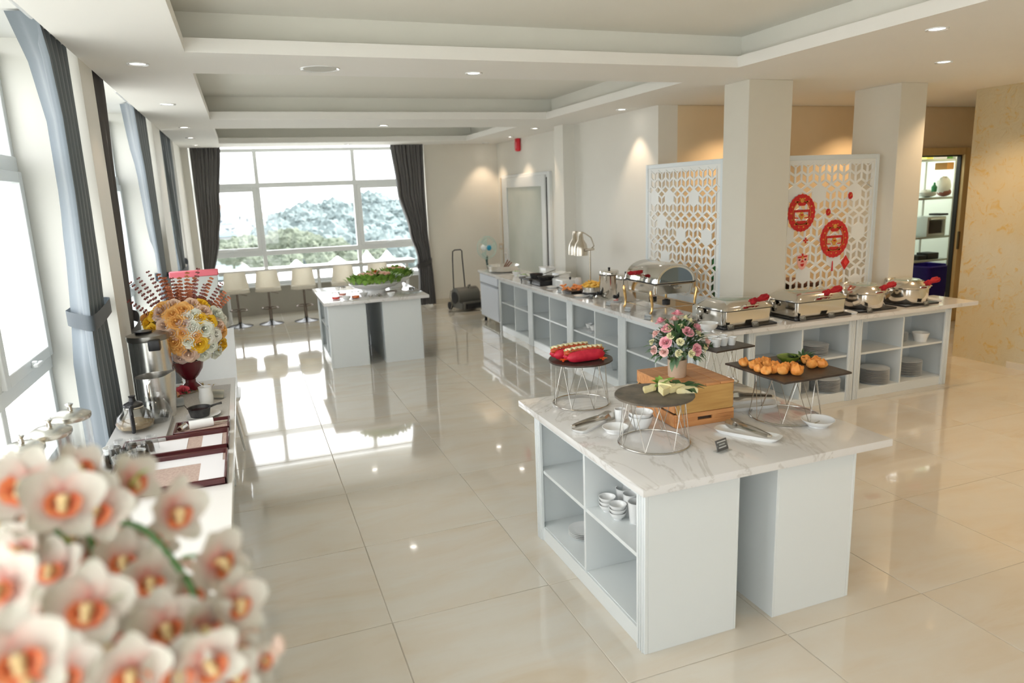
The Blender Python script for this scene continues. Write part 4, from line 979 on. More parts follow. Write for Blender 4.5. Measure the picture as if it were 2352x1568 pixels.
# soup warmers
def urn(label, x, y, r=.115, h=.30):
    t = thing('soup_warmer', label, 'soup warmer', (x, y, BZ), 0, 'soup warmers'); b = NB()
    lathe(b, [(0, 0), (r*.95, 0), (r, .01), (r, h*.8), (r*1.02, h*.81), (r*1.02, h*.83), (r*.98, h*.84), (r*.98, h*.93), (r*.9, h*.97), (0, h)], 36); ob('body', b, M_steel, t)
    b = NB(); lathe(b, [(r*1.022, h*.80), (r*1.03, h*.815), (r*1.022, h*.83)], 36); ob('band', b, M_iron, t)
    b = NB(); lathe(b, [(0, h), (.012, h), (.016, h+.018), (0, h+.024)], 12); ob('lid_knob', b, M_black, t)
    b = NB(); box(b, -r*1.25, -r*.95, -.028, .028, .035, .075, .008); ball(b, (-r*1.3, 0, .06), (.018, .018, .022), 10, 6); ob('control_knob', b, M_black, t)
    b = NB(); tube(b, [(-r*.7, -r*.75, h*.92), (-r*.8, -r*.8, h*.6), (-r*.7, -r*.8, h*.55)], .007, 6); ob('side_handle', b, M_steel, t)
urn('tall steel soup warmer with black knob, next to the fries', 3.93, 7.33, .115, .33)
urn('tall steel soup warmer half hidden behind the roll top chafing dish', 3.96, 6.99, .115, .31)
# heat lamps
t = thing('heat_lamp', 'two bell shaped heat lamps on one steel pole behind the fries', 'lamp', (4.02, 8.0, BZ))
b = NB(); lathe(b, [(0, 0), (.09, 0), (.09, .012), (.02, .02), (0, .02)], 28); ob('base', b, M_steel, t)
HP = TX(1356, 560, 4.02).z-BZ
b = NB(); tube(b, [(0, 0, .02), (0, 0, .52)], .013, 12); ob('pole', b, M_champ, t)
b = NB(); tube(b, [(-.03, .06, .50), (.02, -.07, .52)], .016, 10); tube(b, [(0, 0, .50), (.02, -.08, .56), (0, -.04, .66), (-.02, .06, .70), (-.02, .16, .72), (-.03, .32, .72)], .008, 8); ob('arm', b, M_champ, t)
for k, (dx, dy) in enumerate(((-.05, .15), (-.05, .32))):
    b = NB(); lathe(b, [(0, .30), (.028, .298), (.03, .24), (.034, .235), (.036, .20), (.075, .14), (.085, .09), (.088, 0), (.083, 0), (.08, .09), (.03, .19), (0, .2)], 28, (dx, dy, .43)); ob('lamp_shade', b, M_champ, t)
    b = NB(); ball(b, (dx, dy, .50), .035, 12, 8); ob('bulb', b, mat('warm_bulb', (1, .75, .45), .4, emit=1.5), t)
# appliances and dishes toward the far end
t = thing('rice_warmer', 'low white food warmer box with black knob beside the griddle', 'food warmer', (3.92, 8.48, BZ)); b = NB(); box(b, -.14, .14, -.17, .17, 0, .105, .012, 2); ob('body', b, M_white, t)
b = NB(); lathe(b, [(0, 0), (.012, 0), (.016, .03), (0, .034)], 10, (0, -.10, .105)); ob('knob', b, M_black, t)
b = NB()
for k in range(4): box(b, -.143, -.139, -.1, .0, .02+.02*k, .026+.02*k); 
ob('vent', b, mat('vent_grey', (.4, .4, .4), .5), t)
t = thing('griddle', 'black induction griddle tray beside the pan', 'griddle', (3.72, 9.02, BZ), 0); b = NB(); box(b, -.13, .16, -.02, .38, .04, .065, .012, 2); ob('plate', b, M_iron, t)
for x in (-.10, .13):
    for y in (0, .35): b = NB(); lathe(b, [(.006, 0), (.012, .04)], 8, (x, y, 0)); ob('leg', b, M_iron, t)
t = thing('induction_cooker', 'black induction cooker under the frying pan', 'cooker', (3.76, 8.83, BZ)); b = NB(); box(b, -.14, .15, -.14, .14, 0, .07, .008); ob('body', b, M_black, t)
t = thing('frying_pan', 'black frying pan with a long handle on the induction cooker', 'pan', (3.77, 8.83, BZ+.07)); b = NB(); lathe(b, [(0, 0), (.09, 0), (.12, .045), (.117, .045), (.088, .005), (0, .005)], 28); ob('pan', b, M_iron, t)
b = NB(); tube(b, [(.09, -.08, .04), (.22, -.2, .09), (.26, -.24, .10)], .009, 8); ob('handle', b, M_steelb, t)
t = thing('sauce_pan', 'dark pan with sauce and a long grey handle, behind the frying pan', 'pan', (3.75, 9.12, BZ+.065)); b = NB(); lathe(b, [(0, 0), (.08, 0), (.095, .06), (.092, .06), (.078, .005), (0, .005)], 24); ob('pan', b, M_iron, t)
b = NB(); tube(b, [(.07, -.06, .05), (.2, -.22, .12)], .008, 8); ob('handle', b, M_steelb, t); b = NB(); lathe(b, [(0, .045), (.088, .045)], 24); ob('sauce', b, mat('dark_sauce', (.12, .05, .02), .15), t)
# wide basin with ladles
t = thing('steel_basin', 'wide shallow steel basin at the far end of the buffet', 'basin', (3.84, 10.72, BZ)); b = NB(); lathe(b, [(0, 0), (.20, 0), (.24, .02), (.265, .10), (.272, .103), (.262, .10), (.235, .024), (0, .005)], 40); ob('bowl', b, M_steelb, t)
for k in range(3):
    o = thing('wooden_ladle', 'brown wooden ladle leaning in the steel basin, '+['left', 'middle', 'right'][k]+' of three', 'ladle', (3.84, 10.72, BZ), 0, 'ladles in the basin'); b = NB(); tube(b, [(.02*k, .05, .02), (.05+.02*k, -.08-.03*k, .19-.02*k)], .010, 8); ball(b, (.02*k, .05, .02), (.03, .03, .012), 10, 6); ob('handle', b, mat('brown_wood', (.22, .08, .035), .5), o)
# trays, salad bowls
M_sal = textured('salad_leaf', [(.3, (.14, .32, .04)), (.6, (.32, .52, .09)), (.8, (.58, .68, .28))], 20, .5)
for k, (px, py, r, l) in enumerate([(1180, 634, .07, 'left'), (1194, 642, .07, 'middle'), (1210, 648, .06, 'right')]):
    p = T(px, py, BZ); o = ob('salad_bowl', bowl_mesh('bowl', r, .075), None, None, (p.x+.05, p.y, BZ)); tag(o, 'small white salad bowl in front of the steel basin, '+l+' of three', 'bowl', 'salad bowls by the basin')
    if k < 2: greens('salad', 'green salad heaped in the %s small bowl by the basin' % l, p.x+.05, p.y, BZ+.05, .05, 26, M_sal, .05, 'salad', flat=.8, w=.5)
oblong('long white serving tray behind the salad bowls', 3.98, 9.75, BZ, RAD(90), .55, .28, 'serving_tray', M_white, 'tray')
oblong('white rectangular dish behind the griddle', 4.0, 9.25, BZ, RAD(90), .34, .24, 'serving_tray', M_white, 'tray')
for k in range(3):
    o = ob('bread_plate', PLs, None, None, (3.98, 9.1, BZ+.02+.01*k)); o.scale = (1.3, 1.3, 1); tag(o, 'pale plate, %s of the three by the white boxes' % ['lowest', 'middle', 'upper'][k], 'plate', 'plates near the griddle')
for k, (x, y) in enumerate([(4.02, 8.9), (4.04, 9.4)]):
    t = thing('white_box', ['white lidded box behind the frying pan', 'tall white bin behind the serving trays'][k], 'box', (x, y, BZ)); b = NB(); box(b, -.08, .08, -.12, .12, 0, .13+.03*k, .01, 2); ob('body', b, M_white, t); b = NB(); box(b, -.085, .085, -.125, .125, .13+.03*k, .145+.03*k, .004); ob('lid', b, M_white, t)
t = thing('candle_glass', 'translucent white plastic jar near the heat lamp pole', 'jar', (4.0, 8.3, BZ)); b = NB(); lathe(b, [(0, 0), (.04, 0), (.042, .11), (.035, .13), (0, .13)], 20); ob('body', b, mat('milky_plastic', (.85, .80, .76), .25, trans=.3), t)
# shrimp platter and fries
M_shr = textured('shrimp', [(.3, (.80, .14, .03)), (.55, (.93, .40, .12)), (.8, (.95, .72, .45))], 14, .35)
t = thing('platter', 'black platter for the orange seafood pieces', 'platter', (3.74, 7.92, BZ)); b = NB(); box(b, -.13, .15, -.17, .17, .035, .045, .004); box(b, -.07, .09, -.1, .1, 0, .036, .003); ob('slate', b, M_slated, t)
random.seed(3); SHM = []
for k in range(3):
    b = NB(); n = 8; tube(b, [(.030*cos(a), .030*sin(a), 0) for a in [(.2+i*.42) for i in range(n)]], [.004, .009, .012, .013, .012, .010, .007, .003], 7); SHM.append(mesh_of('shrimp', b, M_shr))
for k in range(26):
    x, y = 3.74+random.uniform(-.11, .13), 7.92+random.uniform(-.15, .15); o = ob('shrimp', SHM[k % 3], None, None, (x, y, BZ+.056+.012*(k % 3)), (random.uniform(-.5, .5), random.uniform(-.5, .5), random.random()*6))
    tag(o, 'curled orange seafood piece heaped on the black platter', 'seafood', 'seafood pieces on the black platter')
t = thing('round_warmer', 'round steel dish on a black warmer holding the fries', 'warmer', (3.86, 7.63, BZ)); b = NB(); lathe(b, [(0, 0), (.125, 0), (.13, .04), (0, .04)], 30); ob('warmer_base', b, M_black, t)
b = NB(); lathe(b, [(0, .04), (.12, .04), (.125, .10), (.118, .10), (.115, .05), (0, .05)], 30); ob('steel_dish', b, M_steelb, t)
M_fry = textured('golden_fries', [(.3, (.85, .45, .04)), (.7, (.95, .66, .16))], 14, .5)
random.seed(4); fr = NB()
for k in range(90):
    a = random.random()*6.3; r = .10*sqrt(random.random()); b = NB(); box(b, -.008, .008, -.03, .03, -.008, .008, .002)
    xf(b, Matrix.Translation((r*cos(a), r*sin(a), .10+random.random()*.085*(1-r/.13))) @ Euler((random.uniform(-.7, .7), random.uniform(-.6, .6), random.random()*6)).to_matrix().to_4x4())
    me = bpy.data.meshes.new('tmp'); b.to_mesh(me); b.free(); fr.from_mesh(me); bpy.data.meshes.remove(me)
o = ob('fries', fr, M_fry, None, (3.86, 7.63, BZ)); tag(o, 'golden fries heaped in the round steel dish', 'fries', kind='stuff')
o = ob('bowl', bowl_mesh('bowl', .09, .075, .35), None, None, (3.70, 5.10, BZ)); tag(o, 'wide pale bowl at the buffet corner behind the bouquet', 'bowl')
for k, (px, py, r, l) in enumerate([(1266, 661, .085, 'pinkish plate in front of the seafood platter'), (1333, 682, .10, 'pinkish plate with tongs in front of the fries'), (1414, 692, .095, 'small plate with red sauce before the soup warmers')]):
    p = T(px, py, BZ); t = thing('side_plate', l, 'plate', (p.x+.02, p.y, BZ)); ob('plate', plate_mesh(r), None, t)
    if k == 2: b = NB(); lathe(b, [(0, .009), (r*.45, .009), (r*.45, .0125), (0, .013)], 20); ob('red_sauce', b, mat('chili_sauce', (.70, .12, .08), .3), t)
p = T(1300, 668, BZ); tongs('steel tongs on the buffet edge in front of the seafood', p.x+.05, p.y-.08, BZ, RAD(100), .2)
p = T(1385, 688, BZ); tongs('steel tongs on the buffet beside the soup warmer plate', p.x+.03, p.y-.05, BZ, RAD(100), .2)
for k, (px, py, rz, m, l) in enumerate([(1356, 686, -80, M_card, 'dark name card in front of the fries'), (1396, 702, -75, M_cardg, 'grey name card before the soup warmers'), (1440, 716, -70, M_cardg, 'clear name card left of the roll top dish'), (1487, 734, -60, M_cardg, 'grey name card in front of the roll top dish'),
        (1680, 744, 5, M_card, 'dark name card left of two before the corner chafing dish'), (1737, 735, 5, M_card, 'dark name card right of two before the corner chafing dish'), (1846, 724, 5, M_card, 'dark name card left of two before the middle chafing dish'), (1912, 715, 5, M_card, 'dark name card right of two before the middle chafing dish'),
        (2000, 706, 8, M_card, 'dark name card before the first round chafing dish'), (2130, 693, 8, M_card, 'dark name card right of the last round chafing dish'), (1284, 672, -80, M_cardg, 'grey name card before the seafood platter')]):
    p = T(px, py, BZ)
    if px > 1600: p = Vector((p.x*5.03/p.y, 5.03, 0))
    card(l, p.x, p.y, BZ, RAD(rz), .85, m, 2)
for k, (x, y, l) in enumerate([(4.47, 5.16, 'between the two rectangular chafing dishes'), (5.33, 5.14, 'between square and round chafing dishes'), (6.56, 5.24, 'at the right end of the buffet')]):
    oblong('white spoon dish '+l, x, y, BZ, RAD(80), .18, .09, 'spoon_dish', M_white, 'dish', 'spoon rests on the buffet')
# ---------------------------------------------------------------- far salad island
def salad_platter(label, x, y, rx, ry, hgt, seed, group='salad platters'):
    t = thing('salad_platter', label, 'platter', (x, y, TZ), 0, group)
    b = NB(); lathe(b, [(0, 0), (.45, 0), (.42, .02), (.40, .05), (.8, .09), (1.0, .135), (1.0, .142), (.8, .10), (0, .09)], 36, sx=rx, sy=ry)
    for v in b.verts: v.co.x = v.co.x; 
    ob('pedestal_dish', b, M_white, t)
    random.seed(seed)
    for m_, cnt, rr in ((M_sal, 170, 1.0), (M_leaf2, 130, 1.04)):
        b = NB()
        for k in range(cnt):
            a = random.random()*6.283; r = rr*(.6+.42*random.random()) if k % 3 else rr*random.random()*.7
            leafm(b, (r*rx*cos(a), r*ry*sin(a), .13+random.random()*.05+.08*(1-r)), (cos(a)*.6, sin(a)*.6, random.uniform(.4, 1.8)), random.uniform(.06, .10), .075, n=2)
        o = ob('lettuce', b, m_, t); o['kind'] = 'stuff'
    b = NB()
    for k in range(60):
        a = random.random()*6.283; r = random.random()**.5*.62; ball(b, (r*rx*cos(a), r*ry*sin(a), .235+.05*(1-r)), (.034, .024, .018), 6, 4)
    o = ob('ham_pieces', b, textured('ham_pink', [(.3, (.72, .32, .22)), (.7, (.88, .62, .48))], 25, .5), t); o['kind'] = 'stuff'
    return t
salad_platter('large white pedestal platter of lettuce salad with pink pieces, left one', 1.55, 9.42, .34, .24, .1, 1)
salad_platter('smaller white pedestal platter of salad at the right end of the far island', 1.93, 9.93, .22, .17, .08, 2)
b = NB()
for k in range(16): a = k*.39; leafm(b, (.0, 0, .275), (cos(a), sin(a), .8), .06, .014, n=2)
t = thing('carrot_garnish', 'bright orange carrot flower on top of the left salad', 'garnish', (1.56, 9.36, TZ)); ob('petals', b, mat('carrot_orange', (.90, .17, .02), .4), t)
def goblet(label, x, y, col, h=.10):
    t = thing('glass_jar', label, 'glass', (x, y, TZ), 0, 'sauce glasses on the far island'); b = NB(); lathe(b, [(0, 0), (.045, 0), (.052, .02), (.052, h*.8), (.045, h), (.043, h), (.049, h*.8), (.049, .02), (0, .006)], 20); ob('glass_body', b, M_clear, t)
    b = NB(); lathe(b, [(0, .006), (.048, .01), (.048, .038), (0, .04)], 18); ob('sauce', b, mat('sauce_%s' % col[0], col[1], .25), t)
    b = NB(); lathe(b, [(.053, h*.82), (.054, h*.86), (.052, h*.9)], 18); ob('steel_rim', b, M_steel, t)
RS, OS = ('red', (.80, .04, .02)), ('orange', (.92, .20, .03))
goblet('glass of red sauce at the front left of the far salad island', 1.00, 9.12, RS); goblet('glass of orange sauce right of the red one on the far island', 1.24, 9.08, OS)
goblet('glass with salmon coloured sauce behind the two front sauce glasses', 1.12, 9.42, ('salmon', (.85, .30, .20)), .13)
for k, (x, y, l) in enumerate([(1.12, 9.02, 'between the sauce glasses'), (1.68, 9.0, 'right of the front edge middle'), (1.36, 9.2, 'left of the big salad platter')]):
    o = ob('small_bowl', bowl_mesh('bowl', .055, .05, .5), None, None, (x, y, TZ)); tag(o, 'small white bowl '+l+' on the far island', 'bowl')
for k, (x, y) in enumerate([(1.42, 9.02), (1.55, 8.98)]): tongs(['short steel tongs left of the big salad platter foot', 'short steel tongs in front of the big salad platter foot'][k], x, y, TZ, RAD(80+20*k), .16)
t = thing('dark_dish', 'dark speckled dish between the two salad platters', 'dish', (1.74, 9.30, TZ)); b = NB(); lathe(b, [(0, 0), (.05, 0), (.08, .03), (.07, .03), (0, .01)], 20); ob('dish', b, mat('taupe_glaze', (.38, .32, .28), .4), t)
oblong('clear oblong dish at the right end of the far island', 1.98, 9.12, TZ, RAD(5), .26, .12, 'glass_dish', M_acryl)
card('small dark name card at the right end of the far salad island', 2.03, 9.38, TZ, 0, .8)

# ---------------------------------------------------------------- window bar and stools
t = thing('bar_counter', 'long narrow white bar counter along the far window', 'counter', (-.50, 12.92, 0)); b = NB(); box(b, 0, 3.42, .05, .50, .905, .935, .004); ob('counter_top', b, M_marble, t)
b = NB(); box(b, 0.02, 3.4, .06, .075, .865, .905, .002); ob('apron', b, M_cab, t)
for x in (.12, 1.68, 3.30):
    b = NB(); tube(b, [(x, .30, 0), (x, .30, .905)], .03, 12); ob('leg', b, M_white, t)
M_leath = textured('cream_leather', [(.3, (.86, .81, .70)), (.7, (.89, .85, .75))], 8, .45)
def stool_root():
    t = thing('bar_stool', '', 'stool', group='cream bar stools at the far window')
    b = NB(); n = 14; rows = []
    for i in range(9):                                   # curved back panel, wider at the seat, rounded upper corners
        v = i/8; row = []
        for k in range(n+1):
            u = -1+2*k/n; w = .215-.045*v; au = abs(u)
            row.append(b.verts.new((u*w, -.165-.05*v+.13*au**3.2, .575+.365*v-.045*max(0, au-.7)**2*v*11*.5)))
        rows.append(row)
    for p, q in zip(rows, rows[1:]):
        for k in range(n): b.faces.new((p[k], p[k+1], q[k+1], q[k]))
    bmesh.ops.solidify(b, geom=b.faces[:], thickness=.025); ob('backrest', b, M_leath, t)
    b = NB(); loft(b, [(rect_ring(.165, .165, .10), .575), (rect_ring(.20, .20, .11), .60), (rect_ring(.205, .205, .11), .635), (rect_ring(.18, .18, .10), .655)]); ob('seat', b, M_leath, t)
    M_br = mat('bronzed_metal', (.20, .16, .13), .25, .9)
    b = NB(); tube(b, [(0, 0, .04), (0, 0, .30)], .026, 14); tube(b, [(0, 0, .30), (0, 0, .58)], .018, 12); ob('column', b, M_br, t)
    b = NB(); lathe(b, [(0, 0), (.205, 0), (.208, .006), (.17, .016), (.08, .03), (.035, .055), (.028, .075), (0, .075)], 36); ob('base_disc', b, mat('dark_chrome', (.10, .10, .10), .25, .9), t)
    b = NB(); tube(b, [(.14*cos(a), .14*sin(a)+.06, .27) for a in [2*pi*k/24 for k in range(24)]], .009, 6, True); ob('footrest', b, M_br, t)
    b = NB(); tube(b, [(.02, 0, .56), (.13, -.02, .53), (.16, -.02, .52)], .005, 6); ob('height_lever', b, M_br, t); return t
st = stool_root(); st['label'] = 'cream bar stool nearest to the left curtain'
for k, (x, y, l) in enumerate([(-.225, 12.85, None), (.285, 12.85, 'second cream bar stool from the left curtain'), (.87, 12.82, 'third cream bar stool, beside the far salad island'), (1.56, 12.84, 'fourth cream bar stool, behind the sauce glasses'), (2.17, 12.84, 'cream bar stool at the right, behind the salad platter')]):
    if k == 0: st.location = (x, y, 0)
    else: dup(st, (x, y, 0), None, l)

# ---------------------------------------------------------------- carpet blower with trolley handle, and fan
bl = thing('floor_blower', 'grey wheeled floor blower marked 8 with a tall pull handle', 'blower', (3.70, 12.45, 0), RAD(12))
M_blw = mat('blower_grey', (.14, .135, .12), .45)
b = NB(); n = 20; pts = [(.17*cos(a), .24+.17*sin(a)) for a in [RAD(-30+k*240/n) for k in range(n+1)]]
prism(b, [(x, z) for x, z in pts]+[(-.20, .10), (-.20, .04), (.26, .04), (.28, .15)], -.22, .22, Matrix(((0, 0, 1, 0), (-1, 0, 0, 0), (0, 1, 0, 0), (0, 0, 0, 1)))); bmesh.ops.bevel(b, geom=b.edges[:], offset=.008, segments=2, affect='EDGES'); ob('housing', b, M_blw, bl)
b = NB(); box(b, -.17, .19, -.33, -.26, .045, .15, .02, 2); ob('air_outlet', b, M_black, bl)
b = NB(); box(b, -.20, .22, -.30, -.24, .03, .17, .02, 2); ob('outlet_frame', b, M_blw, bl)
for s in (-1, 1):
    b = NB(); lathe(b, [(0, 0), (.10, 0), (.11, .012), (0, .014)], 24); xf(b, Matrix.Translation((s*.222, .0, .23)) @ Matrix.Rotation(s*pi/2, 4, 'Y')); ob('side_intake', b, M_black, bl)
    b = NB(); lathe(b, [(0, 0), (.07, 0), (.07, .035), (0, .035)], 20); xf(b, Matrix.Translation((s*.225, .17, .07)) @ Matrix.Rotation(s*pi/2, 4, 'Y')); ob('wheel', b, M_rubber, bl)
b = NB(); tube(b, [(-.19, .10, .35), (-.17, .12, .95), (-.16, .12, 1.06), (-.12, .12, 1.085), (.00, .12, 1.085), (.03, .12, 1.06), (.03, .12, .95), (.05, .10, .35)], .011, 8); ob('pull_handle', b, M_black, bl)
b = NB(); tube(b, [(.02, -.08, .40), (.03, -.06, .44), (.10, .0, .44), (.12, .05, .40)], .012, 8); ob('carry_handle', b, M_blw, bl)
b = NB(); box(b, .08, .20, -.0035, .0035, .0, .16, .002); xf(b, Matrix.Translation((-.02, -.155, .25)) @ Matrix.Rotation(RAD(-28), 4, 'X')); npl = ob('number_plate', b, mat('plate_black', (.03, .03, .02), .4), bl)
tc_ = bpy.data.curves.new('digit', 'FONT'); tc_.body = '8'; tc_.size = .17; tc_.extrude = .002; tc_.align_x = 'CENTER'
to = bpy.data.objects.new('digit', tc_); COL.objects.link(to); dg = bpy.context.evaluated_depsgraph_get(); me = bpy.data.meshes.new_from_object(to.evaluated_get(dg)); bpy.data.objects.remove(to)
me.materials.clear(); me.materials.append(mat('paint_yellow_white', (.85, .82, .60), .5)); o = bpy.data.objects.new('painted_digit', me); COL.objects.link(o); o.parent = npl
o.matrix_local = Matrix.Translation((-.02, -.155, .25)) @ Matrix.Rotation(RAD(-28), 4, 'X') @ Matrix.Translation((.14, -.006, .02)) @ Matrix.Rotation(pi/2, 4, 'X')
b = NB(); tube(b, [(-.2, .1, .33), (-.28, .05, .36), (-.33, 0, .25), (-.30, -.02, .12), (-.36, -.05, .02), (-.42, -.12, .008), (-.30, -.22, .008), (-.1, -.34, .008), (.1, -.36, .008)], .006, 6); tube(b, [(.2, 0, .22), (.30, -.05, .30), (.36, -.1, .2), (.34, -.12, .08), (.28, -.1, .14), (.24, -.05, .2)], .006, 6); ob('power_cord', b, mat('cord_grey', (.22, .20, .16), .5), bl)
fan = thing('stand_fan', 'pale green round fan with turquoise hub on a stand', 'fan', (4.02, 12.05, 0), RAD(18)); FZ = 1.13
M_fan = mat('pale_green_plastic', (.58, .74, .66), .3)
b = NB(); lathe(b, [(0, 0), (.17, 0), (.18, .02), (.04, .05), (0, .05)], 28); ob('base', b, M_white, fan)
b = NB(); tube(b, [(0, 0, .05), (0, 0, .80)], .012, 10); tube(b, [(0, 0, .78), (-.015, .0, .86), (0, .03, .98)], [.022, .016, .03], 8); ob('pole', b, mat('dark_green_plastic2', (.05, .10, .09), .4), fan)
b = NB()
for yy, R in ((-.06, .16), (-.03, .195), (.0, .205), (.04, .19)): tube(b, [(R*cos(a), yy, FZ+R*sin(a)) for a in [2*pi*k/40 for k in range(40)]], .0035, 5, True)
for k in range(40):
    a = 2*pi*k/40; b2 = [(.05*cos(a), -.075, FZ+.05*sin(a)), (.15*cos(a), -.062, FZ+.15*sin(a)), (.203*cos(a), -.01, FZ+.203*sin(a)), (.19*cos(a), .04, FZ+.19*sin(a))]; tube(b, b2, .0012, 4)
ob('cage', b, M_fan, fan)
for k in range(3):
    b = NB(); a0 = 2*pi*k/3; rows = []
    for i in range(6):
        r = .04+.145*i/5; rows.append([b.verts.new((r*cos(a0+(-.45+.9*j/3)*(.6+.5*i/5)), -.01+.03*(j/3-.5), FZ+r*sin(a0+(-.45+.9*j/3)*(.6+.5*i/5)))) for j in range(4)])
    for p, q in zip(rows, rows[1:]):
        for j in range(3): b.faces.new((p[j], p[j+1], q[j+1], q[j]))
    ob('blade', b, mat('fan_blade', (.66, .80, .74), .2, trans=.3), fan)
b = NB(); lathe(b, [(0, .03), (.03, .028), (.048, .01), (.05, 0), (0, 0)], 24); xf(b, Matrix.Translation((0, -.06, FZ)) @ Matrix.Rotation(pi/2, 4, 'X')); ob('hub_badge', b, mat('turquoise', (.02, .33, .55), .3), fan)
b = NB(); ball(b, (0, .08, FZ), (.06, .07, .06), 14, 8); ob('motor', b, M_white, fan)

# ---------------------------------------------------------------- side table along the windows with its things
LZ = .80
t = thing('side_table', 'long white serving table along the left windows', 'table', (-.84, 1.0, 0))
b = NB(); box(b, 0, .665, 0, 4.62, LZ-.03, LZ, .003); ob('table_top', b, mat('white_table_top', (.84, .83, .80), .25, coat=.4), t)
b = NB(); box(b, .02, .645, .02, 4.60, LZ-.2, LZ-.03, .003); ob('apron', b, M_cab, t)
for y in (.12, 2.3, 4.48): b = NB(); box(b, .06, .58, y-.03, y+.03, 0, LZ-.2, .004); ob('support', b, M_cab, t)
M_mat = textured('woven_grey', [(.4, (.50, .48, .45)), (.6, (.58, .56, .53))], 120, .7)
t = thing('table_runner', 'grey woven placemat under the sauce pan and creamer', 'placemat', (-.40, 4.95, LZ)); b = NB(); box(b, -.22, .19, -.62, .45, 0, .004, .001); ob('mat', b, M_mat, t)
# steel urns
t = thing('coffee_urn', 'tall steel coffee urn with dark lid and black spout', 'urn', (-.665, 5.12, LZ)); r = .125; h = .44
b = NB(); lathe(b, [(0, 0), (r, 0), (r, h), (0, h)], 40); ob('body', b, M_steelb, t)
b = NB(); lathe(b, [(r*1.02, h-.005), (r*1.05, h+.01), (r*1.02, h+.03), (r*.6, h+.045), (0, h+.045)], 36); ob('lid', b, mat('dark_steel', (.28, .27, .25), .3, .9), t)
b = NB(); lathe(b, [(0, h+.045), (.05, h+.047), (.055, h+.058), (0, h+.06)], 24, (-.02, -.02, 0)); ob('lid_disc', b, M_black, t)
b = NB(); box(b, .015, .085, -r-.055, -r+.02, h-.055, h+.012, .01, 2); ob('spout', b, M_black, t)
t = thing('water_pitcher', 'wide steel pitcher with a broad lip before the coffee urn', 'pitcher', (-.62, 4.76, LZ)); r = .10; h = .27
b = NB(); lathe(b, [(0, 0), (r, 0), (r*1.0, h*.9), (r*1.02, h), (r*.99, h), (r*.97, h*.9), (r*.97, .01), (0, .01)], 40)
for v in b.verts:
    if v.co.z > h*.85 and v.co.x > 0: v.co.x *= 1+.25*max(0, cos(atan2(v.co.y, v.co.x)))**6; v.co.z += .02*max(0, cos(atan2(v.co.y, v.co.x)))**4*(v.co.z-h*.85)/(h*.15)
ob('body', b, M_steelb, t)
b = NB(); tube(b, [(-.02, -r*.98, h*.88), (-.02, -r*1.3, h*.9), (-.02, -r*1.42, h*.6), (-.02, -r*1.2, h*.3), (-.02, -r*.98, h*.28)], .008, 8); ob('handle', b, M_steel, t)
# tray with glass teapots
t = thing('serving_tray', 'grey tray under the glass teapot', 'tray', (-.70, 4.5, LZ)); b = NB(); box(b, -.13, .17, -.30, .16, 0, .03, .006, 2); ob('tray', b, mat('grey_tray', (.44, .44, .43), .35), t)
t = thing('glass_teapot', 'glass teapot with a black handle and lid on the grey tray', 'teapot', (-.705, 4.45, LZ+.03))
b = NB(); lathe(b, [(0, 0), (.075, 0), (.098, .02), (.105, .05), (.09, .09), (.06, .12), (.05, .14), (.048, .14), (.058, .12), (.086, .09), (.101, .05), (.095, .022), (0, .004)], 32); ob('glass_body', b, M_clear, t)
b = NB(); lathe(b, [(0, .005), (.093, .021), (.1, .045), (0, .046)], 28); ob('tea', b, mat('pale_tea', (.55, .42, .25), .1, trans=.6), t)
b = NB(); lathe(b, [(.05, .135), (.054, .145), (.05, .155), (.02, .17), (.015, .19), (.02, .2), (0, .205)], 20); box(b, -.01, .01, -.06, .02, .13, .16, .004); ob('lid', b, M_black, t)
b = NB(); tube(b, [(.0, -.05, .14), (.0, -.10, .15), (.005, -.125, .12), (.005, -.12, .03), (.0, -.108, .015)], .011, 8); ob('handle', b, M_black, t)
b = NB(); lathe(b, [(.052, .13), (.055, .135), (.052, .14)], 24); ob('steel_collar', b, M_steel, t)
t = thing('glass_jug', 'round clear glass jug behind the teapot', 'jug', (-.60, 4.55, LZ+.03)); b = NB(); lathe(b, [(0, 0), (.06, 0), (.085, .05), (.07, .10), (.045, .14), (.055, .17), (.052, .17), (.042, .14), (.067, .1), (.082, .05), (.057, .004), (0, .004)], 28); ob('glass_body', b, M_clear, t)
# sauce pan, creamer, cards, small roses
p = Vector((-.375, 4.62, 0))
t = thing('sauce_pan', 'small dark sauce pan on a white saucer on the grey mat', 'pan', (p.x, p.y, LZ+.010)); b = NB(); lathe(b, [(0, .005), (.055, .005), (.066, .055), (.070, .058), (.064, .056), (.052, .012), (0, .012)], 26); ob('pan', b, M_iron, t)
b = NB(); tube(b, [(.062, .01, .052), (.10, .02, .060), (.13, .025, .062)], [.008, .006, .008], 8); ob('handle', b, M_iron, t); b = NB(); lathe(b, [(0, .038), (.060, .038)], 22); ob('sauce', b, mat('black_sauce', (.03, .01, .01), .08), t)
b = NB(); tube(b, [(-.05, .0, .03), (-.075, -.02, .075), (-.08, -.03, .09)], .004, 6); ob('spoon', b, M_steel, t)
o = ob('saucer', plate_mesh(.10), None, None, (p.x+.02, p.y, LZ+.004)); tag(o, 'white saucer under the small dark sauce pan', 'saucer')
t = thing('creamer', 'tall white creamer jug behind the sauce pan', 'jug', (-.35, 4.93, LZ+.004)); b = NB(); lathe(b, [(0, 0), (.042, 0), (.046, .05), (.040, .09), (.043, .115), (.04, .115), (.036, .09), (.042, .05), (0, .006)], 24); ob('body', b, M_white, t); b = NB(); tube(b, [(.0, .04, .09), (.0, .07, .08), (.0, .065, .04), (0, .044, .03)], .005, 6); ob('handle', b, M_white, t)
